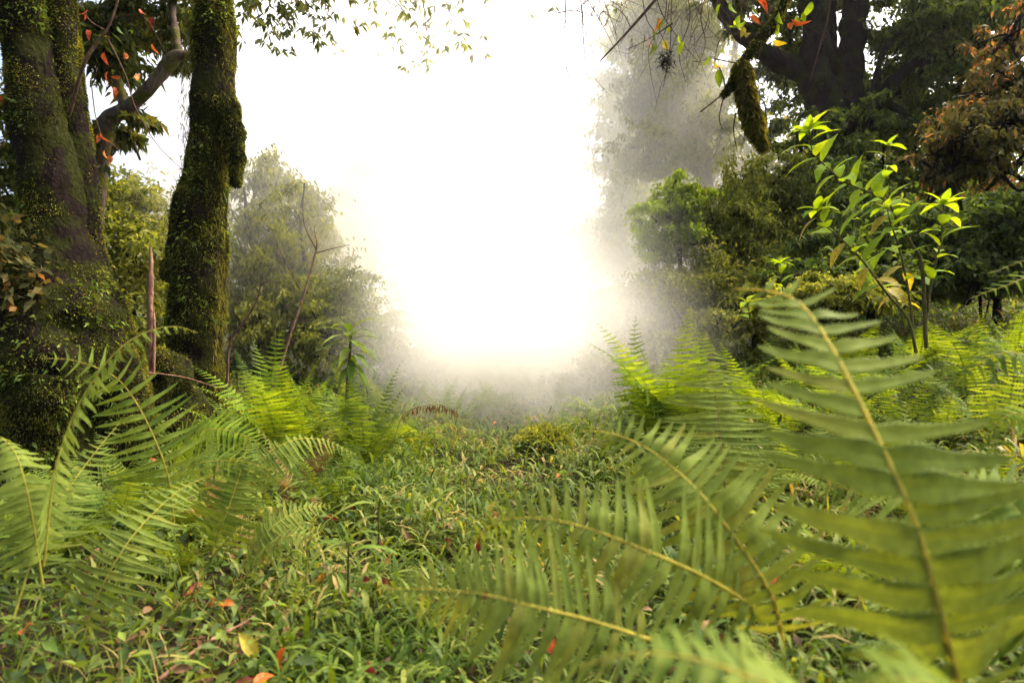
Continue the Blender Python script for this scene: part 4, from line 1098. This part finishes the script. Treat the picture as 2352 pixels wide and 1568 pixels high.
tw = [[(1609, 257), (1660, 216), (1707, 170)], [(1640, 135), (1680, 143), (1710, 146)], [(1651, 150), (1665, 200), (1652, 270), (1662, 300)], [(1690, 260), (1685, 300), (1693, 345)],
      [(1900, -60), (1905, 20), (1885, 100), (1860, 190)], [(1750, 60), (1690, 40), (1640, -20)]]
for l in tw:
    polytubes('twig', [([V(a, b, d) for a, b in l], .005, .0018)], M['twig'], root)
OL = {k: [broad_leaf_mesh('leaf', M[k], .46, dr, fo) for dr, fo in ((.3, .7), (.6, .45))] for k in ('orange_leaf', 'red_leaf', 'tan_leaf', 'brown_leaf', 'yellow_leaf', 'sapling', 'herb')}
for px, py, k in ((1700, 35, 'sapling'), (1715, 45, 'sapling'), (1705, 60, 'yellow_leaf'), (1690, 45, 'sapling'), (1722, 38, 'orange_leaf'), (1710, 75, 'yellow_leaf'), (1820, 45, 'orange_leaf'), (1808, 55, 'orange_leaf'),
                  (1830, 35, 'sapling'), (1843, 30, 'sapling'), (1775, 95, 'yellow_leaf'), (1640, 20, 'herb'), (1655, 10, 'sapling'), (1660, 110, 'sapling'), (1628, 128, 'sapling'), (1640, 140, 'yellow_leaf'), (1650, 160, 'sapling'), (1865, 5, 'sapling'), (1735, 10, 'sapling'), (1740, 0, 'orange_leaf'), (1790, 30, 'sapling'), (1680, 5, 'sapling'), (1775, 50, 'sapling')):
    put_leaf(root, OL[k][rng.integers(2)], V(px, py, d - .02), rdir(1)[0] * .6 + np.array([0, 0, -.7]), rdir(1)[0], rng.uniform(.055, .095))
polytubes('twig', [([V(1735, -60, d), V(1720, 0, d), V(1705, 40, d)], .004, .0015), ([V(1850, -60, d), V(1825, 0, d), V(1822, 40, d)], .004, .0015), ([V(1690, -60, d), V(1655, 0, d), V(1640, 30, d)], .004, .0015), ([V(1675, 60, d), V(1650, 100, d), V(1640, 150, d)], .003, .0015)], M['twig'], root)

root = thing('overhanging_branch', 'tangle of thin bare twigs hanging at the top between the fog and the dark tree', 'branch', V(1560, -150, 3.8))
d = 3.8
polytubes('branch', [([V(1990, -260, 4.25), V(1780, -200, 4), V(1600, -120, d), V(1505, 0, d), V(1440, 75, d), V(1379, 140, d)], .02, .004)], M['twig'], root)
tw = [[(1600, -120), (1450, -90), (1351, 0), (1310, 40), (1268, 79)], [(1545, 54), (1490, 90), (1437, 115)], [(1300, -10), (1298, 54), (1299, 133), (1311, 202)], [(1330, -20), (1336, 22), (1342, 115), (1351, 185)],
      [(1548, -70), (1543, 0), (1538, 126), (1523, 202)], [(1340, -20), (1354, 7), (1385, 60), (1412, 112)], [(1375, -30), (1390, 10), (1420, 90)], [(1570, -50), (1585, 40), (1560, 120), (1575, 190)], [(1500, -40), (1520, 30), (1560, 90), (1610, 150)],
      [(1375, 45), (1382, 28), (1395, 30), (1397, 50)], [(1505, 0), (1460, -10), (1420, 20)], [(1450, 65), (1430, 30), (1400, 10)], [(1280, 30), (1320, 25), (1370, 40)], [(1640, -50), (1610, 30), (1620, 100), (1600, 160)]]
for l in tw:
    pts = [V(a, b, d + rng.normal() * .06) for a, b in l]
    polytubes('twig', [(pts, .004, .0015)], M['twig'], root)
    C = spline(pts, 30)
    for q in range(3):
        c = C[rng.integers(6, 28)]
        polytubes('twig', [([c, c + rng.normal(size=3) * .05, c + rng.normal(size=3) * .08 - np.array([0, 0, .05])], .002, .0008)], M['twig'], root, 4)
for q in range(34):
    x0_ = rng.uniform(1290, 1800); y0_ = rng.uniform(-70, 30)
    pts = [(x0_, y0_)]
    dx_ = rng.normal() * 22
    for e in range(rng.integers(2, 5)):
        pts.append((pts[-1][0] + dx_ + rng.normal() * 14, pts[-1][1] + rng.uniform(25, 62)))
    dd_ = d + rng.normal() * .2
    pts = [(x0_ - dx_ * 3, -150)] + pts
    P3 = [V(a, b, dd_) for a, b in pts]
    polytubes('twig', [(P3, rng.uniform(.002, .004), .0009)], M['twig'], root, 4)
    C = spline(P3, 30)
    c = C[rng.integers(12, 28)]
    polytubes('twig', [([c, c + rng.normal(size=3) * .04, c + rng.normal(size=3) * .09 - np.array([0, 0, .06])], .0017, .0007)], M['twig'], root, 4)
for px, py, k in ((1500, 75, 'sapling'), (1530, 65, 'sapling'), (1490, 85, 'orange_leaf'), (1512, 40, 'orange_leaf'), (1525, 90, 'yellow_leaf'), (1518, 42, 'sapling'), (1505, 100, 'herb'), (1560, 80, 'sapling'), (1395, 45, 'tan_leaf'), (1418, 20, 'herb'), (1570, 95, 'sapling')):
    put_leaf(root, OL[k][rng.integers(2)], V(px, py, d - .02), rdir(1)[0] * .5 + np.array([0, 0, -.8]), rdir(1)[0], rng.uniform(.06, .09))
n = 260
P_ = V(1530, 140, d) + rng.normal(size=(n, 3)) * np.array([.02, .02, .03])
v, f = leaves(P_, rdir(n, -.5), rdir(n), rng.uniform(.02, .05, n), .005)
mesh_obj('moss_tuft', v, f, M['bark'], root)['kind'] = 'stuff'

# twig with orange leaves at the upper left
d = 3.9
root = thing('overhanging_branch', 'thin dark twig with orange spotted leaves beside the great mossy tree', 'branch', V(190, 160, d))
polytubes('branch', [([V(160, 260, 4.0), V(190, 155, d), V(220, 100, d), V(250, 60, d), V(290, -60, d)], .012, .006)], M['twig'], root)
polytubes('twig', [([V(248, 90, d), V(288, 173, d), V(310, 245, d), V(360, 331, d), V(425, 396, d)], .006, .0015)], M['twig'], root)
polytubes('twig', [([V(240, 70, d), V(200, 40, d), V(180, -30, d)], .005, .002)], M['twig'], root)
polytubes('twig', [([V(262, 40, d), V(330, 40, d), V(380, 120, d)], .004, .001)], M['twig'], root)
polytubes('twig', [([V(208, 180, 3.9), V(220, 270, d), V(240, 320, d), V(280, 345, d)], .004, .001)], M['twig'], root)
for px, py, k in ((248, 165, 'orange_leaf'), (255, 160, 'herb'), (236, 195, 'herb'), (263, 200, 'orange_leaf'), (306, 175, 'herb'), (322, 170, 'orange_leaf'), (275, 175, 'orange_leaf'), (310, 170, 'herb'), (240, 120, 'orange_leaf'), (200, 20, 'orange_leaf'), (192, 30, 'orange_leaf'),
                  (285, 120, 'orange_leaf'), (345, 40, 'red_leaf'), (320, 20, 'orange_leaf'), (230, 305, 'orange_leaf'), (240, 345, 'orange_leaf'), (250, 355, 'orange_leaf'), (222, 310, 'orange_leaf'), (335, 120, 'herb'), (205, 70, 'orange_leaf'), (270, 60, 'herb'), (300, 70, 'herb'), (350, 100, 'orange_leaf'), (5, 220, 'orange_leaf')):
    put_leaf(root, OL[k][rng.integers(2)], V(px, py, d), rdir(1)[0] * .6 + np.array([0, 0, -.7]), rdir(1)[0], rng.uniform(.05, .08))

# ------------------------------------------------------------------ mossy mound and fallen leaves
def ground_hit(px, py, lift=0.0):
    """where the sight line through a pixel meets the ground"""
    ds = np.linspace(.8, 25, 800)
    x = (px - 1176) * K * ds; z = CAM_H + (784 - py) * K * ds
    k = np.argmax(z < h(x, ds) + lift)
    return ds[k]

md = thing('moss_mound', 'small round moss covered mound at the end of the grass', 'mound', gb(1250, 5.0))
lm = V(1250, 1003, 5.0)
th = np.linspace(0, 2 * math.pi, 32, endpoint=False); ph = np.linspace(0, math.pi / 2 + .5, 12)
vv = np.array([[lm + np.array([math.cos(a) * math.sin(b) * .2, math.sin(a) * math.sin(b) * .2, math.cos(b) * .085 - .04]) for a in th] for b in ph])
vv = vv + .02 * fbm(vv * 12)[..., None]
i = np.arange(11)[:, None] * 32; j = np.arange(32)[None, :]; jn = (j + 1) % 32
F = np.stack([i + j, i + jn, i + 32 + jn, i + 32 + j], -1).reshape(-1, 4)
mesh_obj('mound', vv.reshape(-1, 3), F, M['bark'], md, True)
n = 5000
P_ = vv.reshape(-1, 3)[rng.integers(vv.shape[0] * 32, size=n)] + rng.normal(size=(n, 3)) * .012
v, f = leaves(P_, norm(P_ - lm + np.array([0, 0, .05])) + rdir(n) * .8, rdir(n), .045, .011)
mesh_obj('moss', v, f, M['yellowgreen'], md)['kind'] = 'stuff'

GF = 'fallen leaves in the grass'
lit = [(570, 1480, .105, 'yellow_leaf', 'large yellow fallen leaf with a dark edge lying on the grass'),
       (645, 1512, .08, 'orange_leaf', 'bright orange crumpled leaf right of the large yellow leaf'),
       (605, 1558, .08, 'orange_leaf', 'orange leaf cut by the bottom edge of the view'),
       (785, 1305, .075, 'tan_leaf', 'tall pale curled leaf caught upright in the grass'),
       (802, 1360, .075, 'tan_leaf', 'buff leaf just below the pale curled leaf'),
       (940, 1232, .08, 'tan_leaf', 'crumpled straw coloured leaf in the middle of the grass'),
       (882, 1287, .06, 'orange_leaf', 'small orange leaf below the crumpled straw coloured leaf'),
       (737, 1326, .06, 'orange_leaf', 'orange leaf left of the pale curled leaf'),
       (835, 1332, .07, 'red_leaf', 'dull red folded leaf near the buff leaf'),
       (878, 1325, .055, 'red_leaf', 'crimson leaf between the dull red leaf and the low fern'),
       (1265, 1475, .085, 'orange_leaf', 'salmon red leaf standing among the low fern fronds'),
       (1132, 1448, .04, 'red_leaf', 'tiny scarlet leaf left of the salmon red leaf'),
       (842, 1530, .07, 'red_leaf', 'dark purple red leaf at the bottom of the grass'),
       (1178, 1480, .05, 'red_leaf', 'maroon leaf half buried beneath the straight fern frond'),
       (1800, 1099, .075, 'orange_leaf', 'vivid orange leaf under the huge blurred fern frond'),
       (1790, 1140, .06, 'brown_leaf', 'dark brown leaf just below the vivid orange leaf'),
       (2045, 921, .12, 'tan_leaf', 'long tan leaf lying on the right slope behind the huge frond'),
       (60, 1442, .09, 'orange_leaf', 'blurred red orange leaf in the dark lower left corner'),
       (485, 1380, .07, 'orange_leaf', 'red leaf hanging in the shade below the neat fern frond'),
       (520, 1385, .06, 'orange_leaf', 'narrow rust leaf in the shade beside the hanging red leaf'),
       (350, 1055, .07, 'orange_leaf', 'red leaf lodged among the ferns in front of the mossy trees'),
       (610, 1020, .06, 'orange_leaf', 'orange leaf resting on the flat bright fern'),
       (635, 1060, .05, 'orange_leaf', 'little orange leaf beneath the flat bright fern'),
       (420, 1535, .06, 'brown_leaf', 'brown shrivelled leaf in the shaded grass at the lower left'),
       (2290, 890, .1, 'red_leaf', 'dark red leaf on the bank near the right edge')]
for px, py, L, k, lab in lit:
    dd = ground_hit(px, py, .15)
    L *= .8
    me = OL[k][rng.integers(2)].copy()
    o = bpy.data.objects.new('fallen_leaf', me); COL.objects.link(o)
    p_ = V(px, py, dd)
    dvec = norm(rdir(1)[0] * np.array([1, .6, .5])); upv = np.array([rng.normal() * .4, -.7, .7])
    z = upv - dvec * (upv @ dvec); z /= np.linalg.norm(z); y = np.cross(z, dvec)
    c = p_ - dvec * L / 2
    o.matrix_world = Matrix([[dvec[0] * L, y[0] * L, z[0] * L, c[0]], [dvec[1] * L, y[1] * L, z[1] * L, c[1]], [dvec[2] * L, y[2] * L, z[2] * L, c[2]], [0, 0, 0, 1]])
    tag(o, lab, 'leaf', GF)
for q in range(120):
    y_ = rng.uniform(1.5, 6.5) ** 1.0; x_ = rng.uniform(-.75, .75) * y_
    k = ['orange_leaf', 'red_leaf', 'tan_leaf', 'brown_leaf', 'brown_leaf', 'red_leaf'][rng.integers(6)]
    o = bpy.data.objects.new('fallen_leaf', OL[k][rng.integers(2)]); COL.objects.link(o)
    o.location = (x_, y_, float(h(x_, y_)) + rng.uniform(.09, .19))
    o.rotation_euler = (rng.normal() * .6, rng.normal() * .5, rng.uniform(0, 6.28))
    s_ = rng.uniform(.035, .075); o.scale = (s_, s_, s_)
    tag(o, 'small dead %s leaf strewn in the grass' % {'orange_leaf': 'orange', 'red_leaf': 'dark red', 'tan_leaf': 'tan', 'brown_leaf': 'brown'}[k], 'leaf',
        'small dead %s leaves strewn in the grass' % {'orange_leaf': 'orange', 'red_leaf': 'dark red', 'tan_leaf': 'tan', 'brown_leaf': 'brown'}[k])

# seed stalks leaning over the shaded edge of the grass
for lab, base_, tip_ in (('grass seed stalk arching right from the shaded ferns', (400, 1470), (600, 1170)), ('low grass seed stalk beside the arching one', (370, 1500), (470, 1340)),
                         ('upright grass seed stalk near the pale broad leaved plant', (700, 1370), (720, 1190)), ('thin red upright stalk on the grass left of the path', (1072, 1220), (1075, 1010))):
    d_ = 2.1 if tip_[0] < 1000 else 3.0
    st = thing('seed_stalk', lab, 'grass stalk', V(*base_, d_))
    mid_ = ((base_[0] * .6 + tip_[0] * .4), base_[1] * .4 + tip_[1] * .6)
    a_, b_, c_ = V(*base_, d_), V(*mid_, d_), V(*tip_, d_)
    v, f = tube([a_, b_, c_], [.003, .0022, .001], 20, 5); mesh_obj('stalk', v, f, M['herb'] if tip_[0] < 1000 else M['deadwood'], st, True)
    if tip_[0] < 1000:
        C = spline([a_, b_, c_], 60)[34:]
        k_ = rng.integers(len(C), size=90)
        v, f = leaves(C[k_] + rng.normal(size=(90, 3)) * .004, rdir(90, .6), rdir(90), .018, .004)
        mesh_obj('seed_head', v, f, M['yellowgreen'], st)['kind'] = 'stuff'

# fallen twig in the lower left grass
st = thing('fallen_twig', 'long reddish fallen twig lying in the grass at the lower left', 'twig', V(450, 1480, 2.0))
polytubes('twig', [([V(365, 1560, 1.7), V(440, 1500, 1.8), V(500, 1460, 1.9), V(560, 1430, 2.0), V(600, 1400, 2.1)], .007, .003)], M['deadwood'], st)

# ------------------------------------------------------------------ air
def ball(name, c, r, mat, label):
    u_, w_ = np.meshgrid(np.linspace(0, 2 * math.pi, 48, endpoint=False), np.linspace(0, math.pi, 25)[1:-1])
    p_ = np.stack([np.cos(u_) * np.sin(w_), np.sin(u_) * np.sin(w_), np.cos(w_)], -1)
    vs = (p_ * np.array(r)).reshape(-1, 3)
    n_, s_ = 23, 48
    i = np.arange(n_ - 1)[:, None] * s_; j = np.arange(s_)[None, :]; jn = (j + 1) % s_
    F4 = np.stack([i + j, i + s_ + j, i + s_ + jn, i + jn], -1).reshape(-1, 4)
    vs = np.vstack([vs, [0, 0, r[2]], [0, 0, -r[2]]])
    jj = np.arange(s_); a = n_ * s_
    F3 = np.concatenate([np.stack([np.full(s_, a), jj, (jj + 1) % s_], -1), np.stack([np.full(s_, a + 1), (n_ - 1) * s_ + (jj + 1) % s_, (n_ - 1) * s_ + jj], -1)])
    o = mesh_obj(name, vs, [F3, F4], mat)
    o.location = c
    tag(o, label, 'mist', kind='stuff')
    return o

X0, X1, Y0, Y1, Z0, Z1 = -155, 155, -14, 200, -3, 16
vs = [(x, y, z) for z in (Z0, Z1) for y in (Y0, Y1) for x in (X0, X1)]
hz = mesh_obj('haze', vs, np.array([(0, 2, 3, 1), (4, 5, 7, 6), (0, 1, 5, 4), (1, 3, 7, 5), (3, 2, 6, 7), (2, 0, 4, 6)]), vol_mat('air', .0004, (1, .97, .9), .5))
tag(hz, 'thin pale air filling the clearing', 'haze', kind='stuff')


def mist_mat(name, dens, seed, power=1.4, g=.4):
    """fog thinning towards its rim, with uneven wisps"""
    m, t = new_mat(name)
    tc = t.nodes.new('ShaderNodeTexCoord')
    ln = t.nodes.new('ShaderNodeVectorMath'); ln.operation = 'LENGTH'; t.links.new(tc.outputs['Object'], ln.inputs[0])
    nz = t.nodes.new('ShaderNodeTexNoise'); nz.noise_dimensions = '4D'; nz.inputs['W'].default_value = seed
    nz.inputs['Scale'].default_value = 1.7; nz.inputs['Detail'].default_value = 2
    t.links.new(tc.outputs['Object'], nz.inputs['Vector'])
    f = t.nodes.new('ShaderNodeMapRange'); f.inputs[1].default_value = 1.0; f.inputs[2].default_value = 0.0
    t.links.new(ln.outputs['Value'], f.inputs[0])
    pw = t.nodes.new('ShaderNodeMath'); pw.operation = 'POWER'; pw.inputs[1].default_value = power; t.links.new(f.outputs[0], pw.inputs[0])
    nr = t.nodes.new('ShaderNodeMapRange'); nr.inputs[1].default_value = .35; nr.inputs[2].default_value = .65; nr.inputs[3].default_value = .3 * dens; nr.inputs[4].default_value = 1.7 * dens
    t.links.new(nz.outputs[0], nr.inputs[0])
    mu = t.nodes.new('ShaderNodeMath'); mu.operation = 'MULTIPLY'; t.links.new(pw.outputs[0], mu.inputs[0]); t.links.new(nr.outputs[0], mu.inputs[1])
    p = t.nodes.new('ShaderNodeVolumePrincipled'); p.inputs['Color'].default_value = (1, .99, .93, 1); p.inputs['Anisotropy'].default_value = g
    t.links.new(mu.outputs[0], p.inputs['Density'])
    o = t.nodes.new('ShaderNodeOutputMaterial'); t.links.new(p.outputs[0], o.inputs['Volume'])
    return m


def bank(c, r, mat, label):
    o = ball('mist_bank', c, (1, 1, 1), mat, label)
    o.scale = r
    return o

bank((.2, 6.9, .9), (2.4, 2.6, 1.5), mist_mat('mist_spill', 1.1, 12.0, 2.2, .3), 'thin tongue of fog lying on the grass of the path')
bank((-.1, 9.2, 1.6), (3.3, 4.0, 3.1), mist_mat('mist_patch', 1.7, 2.0, 3.0, .3), 'bright low patch of fog spilling over the path')
bank((.1, 13.5, 4.4), (4.4, 6.5, 6.2), mist_mat('mist_core', .26, 1.0, 1.3, .4), 'thick white bank of fog in the middle of the clearing')
bank((-3.6, 12, 3.6), (4.8, 4.6, 5.5), mist_mat('mist_veil', .34, 7.0, 1.0, .4), 'thin veil of fog drifting into the trees on the left')
bank((3.0, 12.0, 4.6), (2.2, 3.0, 4.6), mist_mat('mist_edge', .35, 15.0, 1.6, .4), 'soft edge of the fog creeping over the trees right of the path')
bank((.5, 24, 3), (9, 9, 7), mist_mat('mist_far', .5, 9.0, .8, .4), 'distant wall of fog closing the far end of the clearing')
